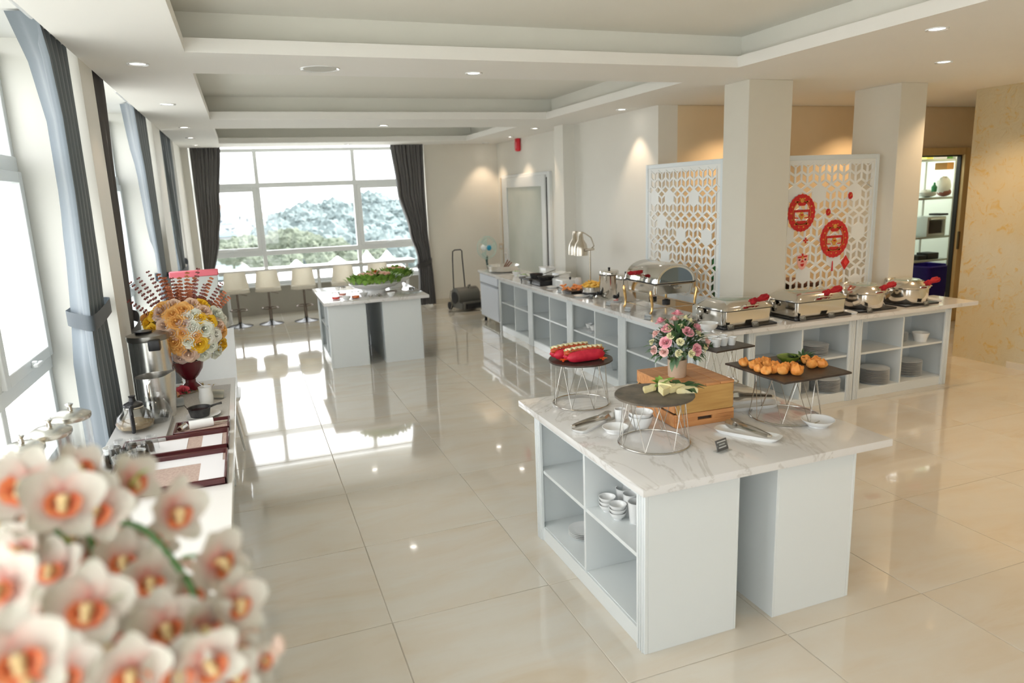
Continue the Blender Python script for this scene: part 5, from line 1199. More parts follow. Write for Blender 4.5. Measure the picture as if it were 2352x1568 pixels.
for l, px, py, rz, m in (('clear name card between pitcher and sauce pan', 385, 945, -35, M_acryl), ('clear name card beside the grey tray', 373, 968, -40, M_cardg), ('beige name card right of the white creamer', 500, 915, -30, mat('card_beige', (.58, .54, .44), .5)), ('white card leaning by the pitcher', 408, 935, 10, M_cardg)):
    q = T(px, py, LZ+.004); card(l, q.x, q.y, LZ+.004, RAD(rz), 1.0, m, 0)
ROSE_M = mat('coral_rose', (.88, .14, .20), .5); PEACH = mat('peach_rose', (.92, .42, .26), .5)
for l, px, py, m in (('small coral red rose lying by the vase foot', 422, 905, ROSE_M), ('small peach rose lying beside the steel pitcher', 398, 918, PEACH)):
    q = T(px, py, LZ); t = thing('cut_rose', l, 'flower', (q.x, q.y, LZ), 0, 'loose roses on the side table'); bloom(t, rose_mesh('petals', .036, m), Vector((0, 0, .03)), Vector((.2, -.6, .7)), 'petals'); b = NB()
    for k in range(4): leafm(b, (0, 0, .01), (cos(k*1.7), sin(k*1.7), .2), .07, .03, n=3)
    ob('leaves', b, M_leaf, t)
# dark red trays
M_lac = mat('dark_red_lacquer', (.075, .012, .014), .3, coat=.3); M_mat2 = textured('taupe_suede', [(.4, (.42, .31, .26)), (.6, (.50, .38, .32))], 80, .8); M_pap = mat('menu_paper', (.80, .79, .80), .5)
def tray(label, y0, y1, x0, x1, papers, hgt=.035):
    t = thing('lacquer_tray', label, 'tray', ((x0+x1)/2, (y0+y1)/2, LZ), 0, 'dark red trays on the side table'); w = (x1-x0)/2; d = (y1-y0)/2
    b = NB(); box(b, -w, w, -d, d, 0, .008, .001); ob('base_board', b, M_lac, t)
    for q, nm in (((-w, w, d-.012, d, 0, hgt), 'rear_rim'), ((-w, w, -d, -d+.012, 0, hgt), 'front_rim'), ((-w, -w+.012, -d, d, 0, hgt), 'side_rim'), ((w-.012, w, -d, d, 0, hgt), 'side_rim')):
        b = NB(); box(b, *q, .003); ob(nm, b, M_lac, t)
    b = NB(); box(b, -w+.012, w-.012, -d+.012, d-.012, .008, .011); ob('lining', b, M_mat2, t)
    for k, (a0, a1, c0, c1) in enumerate(papers):
        b = NB(); box(b, -w+2*w*a0, -w+2*w*a1, -d+2*d*c0, -d+2*d*c1, .011, .013); ob('paper', b, M_pap, t)
    return t
tray('dark red tray nearest to the orchids, lined in taupe with pale papers', 3.42, 3.86, -.735, -.20, [(.0, .95, .72, .97), (.76, .97, .12, .72)])
tray('dark red tray in the middle of three, with two pale papers', 3.92, 4.22, -.735, -.20, [(.12, .60, .2, .9), (.74, .93, .25, .92)])
tray('smaller dark red tray holding white pieces, farthest of three', 4.26, 4.48, -.50, -.20, [], .03)
b = NB(); tube(b, [(-.42, 4.36, LZ+.035), (-.29, 4.38, LZ+.035)], [.028, .026], 14); o = ob('napkin_roll', b, M_white); tag(o, 'rolled white napkin in the farthest dark red tray', 'napkin')
b = NB(); tube(b, [(-.47, 4.33, LZ+.03), (-.44, 4.37, LZ+.035), (-.45, 4.41, LZ+.03)], .016, 10); o = ob('napkin_ring', b, M_steel); tag(o, 'shiny steel ring at the left end of the farthest dark red tray', 'ring')
b = NB(); tube(b, [(-.28, 4.385, LZ+.028), (-.21, 4.40, LZ+.022)], .006, 6); o = ob('spoon', b, M_steel); tag(o, 'steel spoon at the right end of the farthest dark red tray', 'spoon')
# glass jars with steel lids
def canister(label, px, py, ztop, r=.085):
    q = T(px, py, ztop); h = ztop-LZ; t = thing('glass_canister', label, 'jar', (q.x, q.y, LZ), 0, 'tall glass canisters'); b = NB(); lathe(b, [(0, 0), (r, 0), (r, h-.05), (r-.004, h-.05), (r-.004, .006), (0, .006)], 32); ob('glass_cylinder', b, M_clear, t)
    b = NB(); lathe(b, [(r*1.02, h-.055), (r*1.1, h-.045), (r*1.1, h-.03), (r*.7, h-.012), (0, h-.01)], 32); ob('steel_lid', b, mat('dull_steel', (.60, .58, .52), .25, 1), t)
    b = NB(); lathe(b, [(0, h-.012), (.012, h-.01), (.010, h+.01), (.018, h+.022), (0, h+.03)], 14); ob('lid_knob', b, M_steel, t)
    b = NB(); lathe(b, [(0, .006), (r*.93, .008), (r*.93, h*.2), (0, h*.21)], 24); ob('cereal', b, textured('cereal_'+('a' if px > 130 else 'b'), [(.3, (.75, .62, .45)), (.7, (.88, .82, .70))], 60, .8), t)
canister('tall glass canister with steel lid, right of three by the curtain', 160, 938, 1.16, .078)
canister('tall glass canister with steel lid, middle of three', 112, 975, 1.15, .08)
canister('tall glass canister with steel lid, left of three by the window', 48, 1012, 1.13, .078)
# upturned tumblers and white cups
GT = thing('tumbler', 'clear tumbler in the cluster behind the orchids', 'glass', (0, 0, LZ), 0, 'clear tumblers behind the orchids'); b = NB(); lathe(b, [(.036, 0), (.034, .05), (.028, .088), (.024, .092), (0, .093), (0, .085), (.026, .083), (.032, .05), (.0345, 0)], 18); ob('glass_body', b, M_clear, GT)
for k in range(12):
    x, y = -.77+.075*(k % 3)+.012*(k//3), 3.84+.078*(k//3)
    z = LZ; lb = 'clear tumbler, %s of the %s row behind the orchids' % (['left one', 'middle one', 'right one'][k % 3], ['nearest', 'second', 'third', 'farthest'][k//3])
    if k == 0: GT.location = (x, y, z); GT['label'] = lb
    else: dup(GT, (x, y, z), None, lb)
for k, (px, py) in enumerate([(316, 1048), (280, 1062), (258, 1040)]):
    q = T(px, py, LZ+.03); o = ob('cup', bowl_mesh('cup', .043, .06, .6), None, None, (q.x, q.y, LZ+.003)); tag(o, ['white cup left of the middle dark red tray', 'white cup in front of the tumblers', 'white cup among the clear tumblers'][k], 'cup')
# box with pink lid and pale back beside window (behind the flowers), tall white chair behind the vase
q = TY(391, 632, 7.2)
t = thing('display_board', 'pale grey board with a pink top edge behind the yellow bouquet', 'board', (q.x, 7.2, 0), 0)
b = NB(); box(b, 0, .40, 0, .03, .9, q.z, .004); ob('panel', b, mat('board_grey', (.62, .65, .62), .5), t); b = NB(); box(b, -.01, .41, -.012, .04, q.z-.03, q.z+.03, .008); ob('top_edge', b, mat('board_pink', (.85, .20, .25), .5), t)
for x in (.03, .37): b = NB(); tube(b, [(x, .015, 0), (x, .015, .9)], .012); ob('leg', b, M_steel, t)
q = TY(531, 700, 6.3)
ch = thing('white_chair', 'white high backed chair with thin steel legs behind the vase', 'chair', (q.x-.23, 6.25, 0), RAD(0))
b = NB(); rows = []
for i in range(8):
    v = i/7; z = .46+.62*v; rows.append([b.verts.new((-.20-.03*v+(.40+.06*v)*k/8, .03*((k-4)/4)**2-.06*v, z)) for k in range(9)])
for p, q in zip(rows, rows[1:]):
    for k in range(8): b.faces.new((p[k], p[k+1], q[k+1], q[k]))
bmesh.ops.solidify(b, geom=b.faces[:], thickness=.02); ob('backrest', b, M_white, ch)
b = NB(); loft(b, [(rect_ring(.21, .21, .06), 0), (rect_ring(.22, .22, .06), .03)]); xf(b, Matrix.Translation((0, .2, .44))); ob('seat', b, M_white, ch)
for sx in (-1, 1):
    for sy in (-1, 1): b = NB(); tube(b, [(sx*.14, .2+sy*.14, .44), (sx*.2, .2+sy*.2, 0)], .010, 8); ob('leg', b, M_steel, ch)
# ---------------------------------------------------------------- yellow bouquet in a burgundy vase
vx, vy = -.47, 5.40
V0 = thing('flower_vase', 'burgundy urn vase with yellow, peach and white flowers and rust red stems', 'flowers', (vx, vy, LZ))
b = NB(); lathe(b, [(0, 0), (.075, 0), (.078, .01), (.06, .03), (.035, .055), (.035, .075), (.06, .10), (.092, .15), (.10, .19), (.105, .215), (.098, .215), (.09, .19), (.03, .11), (0, .10)], 36); ob('vase', b, mat('burgundy_glaze', (.12, .006, .014), .18, coat=.6), V0)
b = NB()
for k in range(60):
    a = random.random()*6.28; r = .08+.06*random.random(); leafm(b, (r*cos(a), r*sin(a), .003), (cos(a+1), sin(a+1), .25), .04, .012, n=2)
o = ob('moss_ring', b, textured('dry_moss', [(.3, (.30, .20, .08)), (.7, (.55, .42, .20))], 30, .8), V0); o['kind'] = 'stuff'
c0 = TY(428, 762, 5.42); Rb = .27
def petal_mat(n, c1, c2): return textured(n, [(.3, c1), (.7, c2)], 30, .55)
FM = {'y': petal_mat('yellow_petal', (.90, .50, .02), (.95, .66, .05)), 'o': petal_mat('amber_petal', (.88, .42, .10), (.93, .58, .20)), 'w': petal_mat('ivory_petal', (.90, .87, .76), (.93, .92, .85)), 'p': petal_mat('blush_petal', (.85, .58, .42), (.90, .70, .56)), 'g': petal_mat('greenwhite_petal', (.84, .86, .72), (.90, .91, .82)), 'k': petal_mat('dusty_petal', (.70, .50, .42), (.80, .62, .55))}
RM = {c: [rose_mesh('flower', r, FM[c], 1.0, n) for r, n in ((.042, 3), (.057, 4))] for c in FM}
def vp(px, py):
    d = ray(px, py).normalized(); o = Vector((0, 0, CAM_H)); k = (c0-o).dot(d); q = o+d*k; h = (q-c0).length
    return o+d*(k-sqrt(max(Rb*Rb-h*h, 0)) if h < Rb else k)
FL = [(336, 741, 'y', 0), (352, 722, 'y', 0), (370, 716, 'k', 1), (372, 708, 'o', 1), (397, 722, 'o', 1), (405, 738, 'o', 1), (418, 712, 'o', 1), (345, 760, 'y', 0), (374, 747, 'p', 0), (400, 783, 'o', 1), (410, 800, 'o', 0), (440, 756, 'w', 0), (443, 748, 'g', 0), (459, 731, 'y', 0), (484, 736, 'y', 0), (500, 722, 'g', 1), (470, 755, 'g', 1), (497, 768, 'w', 0),
      (512, 758, 'o', 0), (458, 788, 'y', 1), (432, 783, 'g', 0), (487, 793, 'g', 0), (513, 793, 'y', 0), (433, 812, 'p', 1), (468, 815, 'g', 0), (447, 722, 'g', 0), (430, 728, 'w', 0), (512, 730, 'w', 0), (470, 712, 'p', 0), (441, 695, 'p', 0), (465, 697, 'y', 0), (395, 698, 'p', 0), (420, 765, 'o', 0), (396, 765, 'p', 0), (480, 775, 'w', 0), (423, 745, 'k', 0), (350, 775, 'o', 0), (505, 745, 'p', 0), (450, 770, 'o', 0), (330, 730, 'o', 0), (500, 810, 'g', 0), (415, 822, 'k', 0)]
for px, py, c, s in FL:
    p = vp(px, py); bloom(V0, RM[c][s], p-Vector((vx, vy, LZ)), p-c0+Vector((0, -.05, .02)), 'flower')
random.seed(8)
for k in range(26):                    # flowers on the far side
    a = random.uniform(.3, pi-.3); e = random.uniform(-.4, .9); d = Vector((cos(a)*cos(e), sin(a)*cos(e), sin(e))); bloom(V0, RM['yowpgk'[k % 6]][k % 2], c0+d*Rb*.95-Vector((vx, vy, LZ)), d, 'flower')
b = NB()
for k in range(160):
    a = random.random()*6.28; e = random.uniform(-.7, 1.2); d = Vector((cos(a)*cos(e), sin(a)*cos(e), sin(e))); leafm(b, c0-Vector((vx, vy, LZ))+d*random.uniform(.08, .19), d+Vector((random.uniform(-.5, .5),)*3), .06, .022, n=2)
o = ob('foliage', b, M_leaf, V0); o['kind'] = 'stuff'
b = NB()
for k in range(14): a = k*.45; tube(b, [(0, 0, .12), (.05*cos(a), .05*sin(a), .24), (.13*cos(a), .13*sin(a), .36)], .003, 5)
ob('stems', b, M_leaf, V0)
# rust coloured eucalyptus stems fanning out
M_rust = textured('rust_leaf', [(.3, (.38, .10, .05)), (.7, (.68, .26, .13))], 20, .55); M_plum = textured('plum_leaf', [(.3, (.20, .05, .05)), (.7, (.34, .13, .11))], 20, .55)
ST = [(300, 650, 0), (318, 640, 0), (296, 692, 0), (340, 625, 0), (365, 632, 1), (378, 640, 1), (395, 640, 0), (412, 640, 1), (430, 628, 1), (447, 640, 1), (455, 618, 0), (470, 655, 0), (485, 640, 1), (508, 652, 0), (525, 684, 1), (515, 672, 1), (405, 655, 1), (385, 660, 1), (438, 655, 1)]
base = c0+Vector((0, 0, -.10)); org = Vector((vx, vy, LZ))
for k, (px, py, rust) in enumerate(ST):
    d = ray(px, py).normalized(); tgt = Vector((0, 0, CAM_H))+d*(base-Vector((0, 0, CAM_H))).dot(d)*(1+random.uniform(-.02, .02)); b = NB(); n = 18; mid = (base+tgt)/2+Vector((0, 0, .04)); pts = []
    for i in range(n+1): u = i/n; pts.append((base*(1-u)**2+mid*2*u*(1-u)+tgt*u*u)-org)
    tube(b, pts, [.0028*(1-.6*i/n) for i in range(n+1)], 5); ax = (tgt-base).normalized(); s = ax.cross(Vector((0, 1, 0))).normalized()
    for i in range(4, n+1):
        w = (.026 if rust else .023)*(1.25-.7*i/n)
        for sg in (-1, 1):
            leafm(b, pts[i], s*sg+ax*.35+Vector((0, random.uniform(-.5, .5), 0)), w*1.25, w*1.25, Vector((.2*sg, -1, .35)), n=2)
        if rust: leafm(b, pts[i], Vector((0, -.6, .8)), w*1.2, w*1.2, Vector((0, -1, .3)), n=2)
    o = ob('eucalyptus_stem', b, M_rust if rust else M_plum, V0)

# ---------------------------------------------------------------- orchids in the foreground
OR = thing('potted_orchid', 'white and coral orchids in full bloom in the near left foreground', 'orchid', (-.50, 1.12, LZ))
oo = Vector((-.50, 1.12, LZ))
b = NB(); lathe(b, [(0, 0), (.10, 0), (.13, .16), (.135, .17), (.12, .17), (.11, .02), (0, .02)], 28); ob('pot', b, M_white, OR)
def petal_mat2():
    m = mat('orchid_petal', (.88, .84, .78), .5); bs = m.node_tree.nodes['Principled BSDF']; tc = nd(m, 'ShaderNodeTexCoord'); sp = nd(m, 'ShaderNodeSeparateXYZ'); lk(m, tc.outputs['Object'], sp.inputs[0])
    mr = nd(m, 'ShaderNodeMapRange'); mr.inputs['From Min'].default_value = 0; mr.inputs['From Max'].default_value = .052; lk(m, sp.outputs['X'], mr.inputs['Value'])
    lk(m, ramp(m, mr.outputs[0], [(0, (.70, .24, .20)), (.25, (.74, .50, .43)), (.55, (.70, .63, .55)), (1, (.65, .64, .55))]), bs.inputs['Base Color'])
    bs.inputs['Subsurface Weight'].default_value = .0; bs.inputs['Subsurface Radius'].default_value = (.02, .01, .01); return m
M_orp = petal_mat2(); M_lip = textured('orchid_lip', [(.35, (.68, .10, .06)), (.6, (.78, .26, .10))], 90, .4); M_lipy = mat('orchid_throat', (.80, .60, .30), .4); M_bud = textured('orchid_bud', [(.3, (.85, .55, .50)), (.7, (.90, .80, .62))], 30, .5)
M_stem = mat('orchid_stem', (.09, .22, .06), .4); M_leafy = mat('orchid_leaf', (.22, .42, .03), .35)
def petal(L, w, cup):
    b = NB(); n, m_ = 7, 5; rows = []
    for i in range(n+1):
        u = i/n; ww = w*(sin(pi*(u*.86+.10))**.7); row = []
        for j in range(m_): v = -1+2*j/(m_-1); row.append(b.verts.new((u*L, v*ww*.5, cup*(u*u*.9+v*v*.25)*L+.0)))
        rows.append(row)
    for p, q in zip(rows, rows[1:]):
        for j in range(m_-1): b.faces.new((p[j], p[j+1], q[j+1], q[j]))
    return mesh_of('petal', b, M_orp, 80)
PE = [petal(.052, .040, .25), petal(.050, .052, .32)]
b = NB(); prev = None
for i in range(9):
    u = i/8; row = []
    for j in range(9): a = pi*(-.85+1.7*j/8); r = .010+.011*u+.007*u*u*(1+.25*sin(j*3)); row.append(b.verts.new((r*sin(a)*.95, -.004-r*cos(a)*.75-.006*u, .004+.030*u-.018*u*u*abs(cos(a*.5)))))
    if prev:
        for j in range(8): b.faces.new((prev[j], prev[j+1], row[j+1], row[j]))
    prev = row
LIP = mesh_of('lip', b, M_lip, 80)
b = NB(); ball(b, (0, -.002, .012), (.0075, .0075, .014), 10, 7); ball(b, (0, -.012, .016), (.006, .006, .006), 8, 6); THR = mesh_of('flower', b, M_lipy)
def orchid_flower(px, py, dist, face=None, s=1.0, roll=0):
    p = Vector((0, 0, CAM_H))+ray(px, py).normalized()*dist; d = Vector((0, 0, CAM_H))-p; d.normalize()
    if face is not None: d = (d+rt*face[0]+up*face[1]).normalized()
    z = d; x = Vector((0, 0, 1)).cross(z).normalized(); y = z.cross(x); Mx = Matrix((x, y, z)).transposed().to_4x4() @ Matrix.Rotation(roll, 4, 'Z')
    f = bpy.data.objects.new('flower', THR); COL.objects.link(f); f.parent = OR; f.matrix_local = Matrix.Translation(p-oo) @ Mx @ Matrix.Scale(s, 4)
    for k, a in enumerate((90, 162, 18, 234, 306)):
        o = bpy.data.objects.new('petal', PE[0 if k in (0, 3, 4) else 1]); COL.objects.link(o); o.parent = f; o.matrix_local = Matrix.Rotation(RAD(a+random.uniform(-6, 6)), 4, 'Z') @ Matrix.Rotation(RAD(random.uniform(-14, 4)), 4, 'Y')
    o = bpy.data.objects.new('lip', LIP); COL.objects.link(o); o.parent = f; q_ = random.uniform(.7, .95); o.scale = (q_, q_, q_)
random.seed(21)
OF = [(200, 1392, .98, (0, .0), 1.15), (378, 1440, 1.0, (.1, .05), 1.05), (40, 1515, .90, (0, .1), 1.15), (55, 1120, 1.12, (-.2, .3), 1.2), (140, 1150, 1.08, (.2, .3), 1.2), (222, 1170, 1.1, (-.1, .2), 1.1), (395, 1175, 1.08, (1.3, .1), 1.1), (300, 1105, 1.15, (.9, .0), .95), (492, 1290, 1.05, (1.4, .1), 1.1), (535, 1385, 1.02, (1.5, .2), 1.0),
      (10, 1350, 1.0, (-.6, .1), 1.1), (130, 1310, 1.12, (-.6, .3), 1.0), (275, 1290, 1.12, (.4, .4), 1.0), (335, 1330, 1.1, (.6, -.1), 1.0), (60, 1265, 1.15, (-.8, .0), 1.05), (160, 1245, 1.2, (.3, .6), 1.0), (20, 1210, 1.2, (-.9, .3), 1.0), (240, 1235, 1.2, (.2, .8), .95), (460, 1440, 1.0, (.9, -.4), .95), (470, 1520, .95, (.5, -.3), 1.0), (240, 1500, 1.0, (.3, .7), 1.0), (120, 1420, 1.08, (-.4, -.2), 1.0),
      (300, 1540, .95, (0, -.2), 1.05), (150, 1555, .95, (-.2, .3), 1.0), (545, 1490, 1.02, (1.2, .5), .62), (600, 1520, 1.02, (1.0, .8), .5), (400, 1550, .95, (.4, .1), .95), (90, 1360, 1.15, (-.3, .5), .9), (290, 1430, 1.1, (.4, .3), .95), (430, 1370, 1.1, (1.0, .3), .85), (205, 1290, 1.18, (.0, .2), .9), (350, 1250, 1.15, (.7, .6), .8), (90, 1190, 1.16, (-.4, .5), .95), (180, 1080, 1.2, (.1, .5), .9), (30, 1450, 1.1, (-.5, .0), .9), (530, 1550, .98, (.8, .1), .8), (60, 1568, .9, (0, .2), .9), (15, 1100, 1.2, (-.6, .4), .9)]
for px, py, ds, fc, s in OF: orchid_flower(px, py, ds, fc, s*.86, RAD(random.uniform(-25, 25)))
def spray(pts, r=.0045):
    P = [Vector((0, 0, CAM_H))+ray(px, py).normalized()*ds-oo for px, py, ds in pts]; out = []
    P = [P[0]]+P+[P[-1]]
    for i in range(1, len(P)-2):
        for k in range(6):
            u = k/6; a, b_, c, d = P[i-1], P[i], P[i+1], P[i+2]
            out.append(.5*((2*b_)+(c-a)*u+(2*a-5*b_+4*c-d)*u*u+(3*b_-a-3*c+d)*u**3))
    out.append(P[-2]); b = NB(); tube(b, out, r, 8); ob('flower_stem', b, M_stem, OR)
low = [(-.0, 0, .10)]
spray([(-60, 1240, 1.2), (30, 1212, 1.17), (120, 1198, 1.14), (135, 1260, 1.13)])
spray([(100, 1700, 1.05), (150, 1560, 1.05), (175, 1470, 1.08), (150, 1420, 1.1)])
spray([(200, 1195, 1.16), (300, 1203, 1.14), (350, 1230, 1.12), (400, 1290, 1.1), (440, 1350, 1.08), (455, 1420, 1.06)])
spray([(420, 1280, 1.1), (450, 1276, 1.08), (480, 1282, 1.06)], .003); spray([(100, 1700, 1.05), (340, 1580, 1.0), (500, 1500, 1.02), (620, 1500, 1.03)], .003)
spray([(260, 1750, 1.1), (250, 1600, 1.1), (240, 1400, 1.15), (200, 1195, 1.16)])
for px, py, ds in ((640, 1480, 1.03), (580, 1440, 1.04), (560, 1465, 1.03), (625, 1505, 1.03), (85, 1395, 1.15), (70, 1230, 1.2)):
    q = Vector((0, 0, CAM_H))+ray(px, py).normalized()*ds-oo; b = NB(); ball(b, q, (.008, .008, .014), 10, 8); ob('bud', b, M_bud, OR)
for px, py, ds, d, L in ((288, 1140, 1.13, (.5, 0, .6), .05), (140, 1225, 1.12, (.1, 0, -1), .05), (160, 1550, 1.0, (-.3, 0, -.8), .12), (150, 1500, 1.02, (.5, 0, .5), .10), (60, 1360, 1.15, (.2, 0, .9), .06), (340, 1555, 1.0, (.6, 0, .3), .09), (330, 1600, .98, (-.6, 0, .3), .1)):
    q = Vector((0, 0, CAM_H))+ray(px, py).normalized()*ds-oo; b = NB(); leafm(b, q, d, L, L*.36, n=6); ob('leaf', b, M_leafy, OR)
random.seed(9); b = NB()
for k in range(70):
    px, py = random.uniform(-20, 520), random.uniform(1290, 1640); q = Vector((0, 0, CAM_H))+ray(px, py).normalized()*random.uniform(1.2, 1.3)-oo
    leafm(b, q, (random.uniform(-1, 1), random.uniform(-1, 1), random.uniform(-.5, 1)), random.uniform(.05, .09), .03, n=3)
o = ob('back_petals', b, textured('pale_back_petal', [(.35, (.70, .36, .30)), (.5, (.74, .62, .54)), (.8, (.68, .67, .48))], 18, .6), OR); o['kind'] = 'stuff'
b = NB(); tube(b, [(0, 0, .1), (-.02, .0, .4), (.0, .05, .62)], .006, 8); tube(b, [(.02, 0, .1), (.05, .0, .45), (.10, .0, .6)], .006, 8); tube(b, [(-.02, 0, .1), (-.10, .0, .45), (-.12, .05, .65)], .006, 8); ob('main_stem', b, M_stem, OR)

# ---------------------------------------------------------------- kitchen rack seen through the doorway
KY = 7.64
rk = thing('steel_rack', 'steel kitchen rack with four shelves seen through the doorway', 'rack', (TY(2193, 450, KY).x-1.17, KY, 0))
for x in (0, 1.15):
    for y in (0, .5): b = NB(); tube(b, [(x, y, 0), (x, y, 2.5)], .02, 10); ob('post', b, mat('rack_post', (.72, .74, .68), .35, .3), rk)
SHZ = [.25, .88, 1.22, 1.78, 2.32]
for z in SHZ: b = NB(); box(b, 0, 1.15, 0, .5, z-.03, z, .003); ob('shelf', b, mat('rack_shelf', (.50, .56, .54), .3, .5), rk)
def kx(px, py): return TY(px, py, KY+.12)
def kitem(name, label, cat, px, z, w, h, m, d=.2, rnd=.01, parts=None):
    q = kx(px, 400); t = thing(name, label, cat, (q.x, KY+.05, z), 0); b = NB(); box(b, -w/2, w/2, 0, d, 0, h, rnd, 2); ob('body', b, m, t)
    if parts: parts(t)
    return t
def oven(t):
    b = NB(); box(b, -.16, .085, -.012, .002, .04, .235, .004); ob('oven_window', b, mat('oven_glass', (.03, .02, .02), .08), t)
    b = NB(); box(b, .10, .15, -.010, .002, .04, .235, .003); ob('control_panel', b, mat('panel_grey', (.35, .38, .38), .4), t)
    b = NB(); tube(b, [(-.15, -.02, .25), (.15, -.02, .25)], .006, 6); ob('handle', b, M_steel, t)
q = TY(2146, 533, KY+.05); oz = 1.22
t = thing('microwave_oven', 'silver microwave oven with dark window on the kitchen rack', 'microwave', (q.x, KY+.02, oz)); b = NB(); box(b, -.19, .18, 0, .35, 0, .28, .008, 2); ob('body', b, mat('oven_silver', (.62, .66, .66), .3, .4), t); oven(t)
q = TY(2155, 610, KY+.03); t = thing('storage_bin', 'large violet blue plastic bin on the lower kitchen rack shelf', 'bin', (q.x, KY-.05, .25)); b = NB(); loft(b, [(rect_ring(.22, .2, .05), 0), (rect_ring(.27, .24, .05), .52)], True, False); xf(b, Matrix.Translation((.0, .25, 0))); bmesh.ops.solidify(b, geom=b.faces[:], thickness=.006); ob('body', b, mat('violet_blue_plastic', (.05, .02, .30), .4), t)
b = NB(); tube(b, [(x, y+.25, .52) for x, y in rect_ring(.275, .245, .05)], .012, 6, True); ob('rim', b, mat('violet_blue_plastic', (.05, .02, .30), .4), t)
def bag(label, px, py, z, w, h, m, sd):
    q = TY(px, py, KY+.15); random.seed(sd); b = NB(); ball(b, (0, 0, h/2), (w/2, .1, h/2), 14, 9)
    for v in b.verts: f = 1+random.uniform(-.10, .10); v.co.x *= f; v.co.z = max(.0, v.co.z*f)
    o = ob('plastic_bag', b, m, None, (q.x, KY+.18, z)); tag(o, label, 'bag')
M_bag = mat('white_bag', (.78, .78, .74), .4)
bag('white crumpled bag low on the third kitchen shelf', 2132, 466, 1.78, .30, .11, M_bag, 1); bag('white bag with red band at the upper right of the kitchen rack', 2170, 440, 1.80, .20, .26, M_bag, 2); bag('brown red crumpled bag right on the kitchen shelf', 2170, 468, 1.78, .18, .12, mat('brown_bag', (.28, .10, .07), .5), 3)
kitem('food_packet', 'yellow packet at the left of the top kitchen shelf', 'packet', 2124, SHZ[4], .13, .15, mat('yellow_packet', (.75, .72, .15), .5)); kitem('storage_tub', 'clear pale tub in the middle of the top kitchen shelf', 'tub', 2150, SHZ[4], .22, .14, mat('pale_tub', (.68, .68, .80), .3)); kitem('food_packet', 'green packet right of the tub on the top kitchen shelf', 'packet', 2172, SHZ[4], .07, .15, mat('green_packet', (.12, .28, .06), .5)); kitem('white_jar', 'white jar at the right end of the top kitchen shelf', 'jar', 2186, SHZ[4], .08, .16, M_bag)
b = NB(); q = kx(2140, 400); lathe(b, [(0, 0), (.035, 0), (.038, .07), (.015, .10), (.012, .13), (0, .135)], 16); o = ob('spray_bottle', b, mat('green_bottle', (.05, .30, .14), .3), None, (q.x, KY+.06, 1.86)); tag(o, 'small green bottle with white nozzle on the white bag', 'bottle')
kitem('box_stack', 'orange brown packets under the top kitchen shelf', 'packet', 2172, 2.17, .14, .10, mat('orange_packet', (.60, .30, .08), .5))
for k, (px, w) in enumerate([(2125, .16), (2150, .22), (2168, .16)]): kitem('utensil', ['dark tray on the shelf above the bin, left', 'dark pan on the shelf above the bin, middle', 'black handled tool on top of the microwave'][k], 'utensil', px, [.88, .88, 1.51][k], w, [.06, .09, .03][k], M_iron)
q = T(2118, 640, .9); t = thing('laundry_bag', 'white and blue bundle behind the last round chafing dish', 'bag', (8.50, 7.53, .75)); b = NB(); ball(b, (0, 0, .08), (.13, .07, .08), 14, 8); ob('body', b, mat('pale_blue_bundle', (.70, .78, .88), .5), t)
t = thing('kitchen_counter', 'kitchen counter behind the doorway carrying the white bundle', 'counter', (8.36, 7.45, 0)); b = NB(); box(b, 0, .3, 0, .16, .0, .75, .003); ob('body', b, mat('kitchen_dark', (.10, .09, .08), .5), t)

# ---------------------------------------------------------------- the city and the hill outside
M_gnd = textured('city_ground', [(.3, (.30, .31, .28)), (.5, (.52, .52, .50)), (.7, (.22, .26, .22))], .06, .9, coord='Object')
b = NB(); box(b, -420, 420, -150, 900, -11, -10); o = ob('ground', b, M_gnd); o['kind'] = 'structure'
M_tree = textured('haze_tinted_tree', [(.3, (.10, .135, .14)), (.7, (.15, .19, .19))], .8, .9); M_tree2 = textured('lighter_tree', [(.3, (.075, .095, .07)), (.7, (.11, .13, .095))], .8, .9)  # forest colour is paler and bluer to stand in for distance haze
random.seed(31)
def crown(seed):
    random.seed(seed); b = NB(); vs = bmesh.ops.create_icosphere(b, subdivisions=4, radius=1)['verts']
    for v in vs: v.co *= 1+.18*sin(v.co.x*7+seed)*cos(v.co.y*6+seed)+random.uniform(-.13, .13); v.co.z *= .85
    return mesh_of('crown', b, M_tree, 20)
CR = [crown(s) for s in range(3)]; CR2 = []
for c_ in CR: d_ = c_.copy(); d_.materials.clear(); d_.materials.append(M_tree2); CR2.append(d_)
b = NB(); tube(b, [(0, 0, 0), (0, 0, 1)], [.16, .09], 7); TRK = mesh_of('trunk', b, mat('bark', (.12, .14, .11), .9))
hill = lambda px, top: None
def far(px, py, Y): return TY(px, py, Y)
def tree(px, pytop, Y, r, base, light=False, lab='tree of the hazy hill beyond the far window'):
    p = far(px, pytop, Y); t = thing('tree', lab, 'tree', (p.x, Y, base), 0, 'trees beyond the far window'); zc = p.z-base-r*.8
    o = ob('crown', (CR2 if light else CR)[random.randrange(3)], None, t, (0, 0, max(zc, r*.6))); o.scale = (r, r, r*.95); o.rotation_euler = (0, 0, random.random()*6)
    o = ob('trunk', TRK, None, t); o.scale = (r*.8, r*.8, max(zc, r*.6))
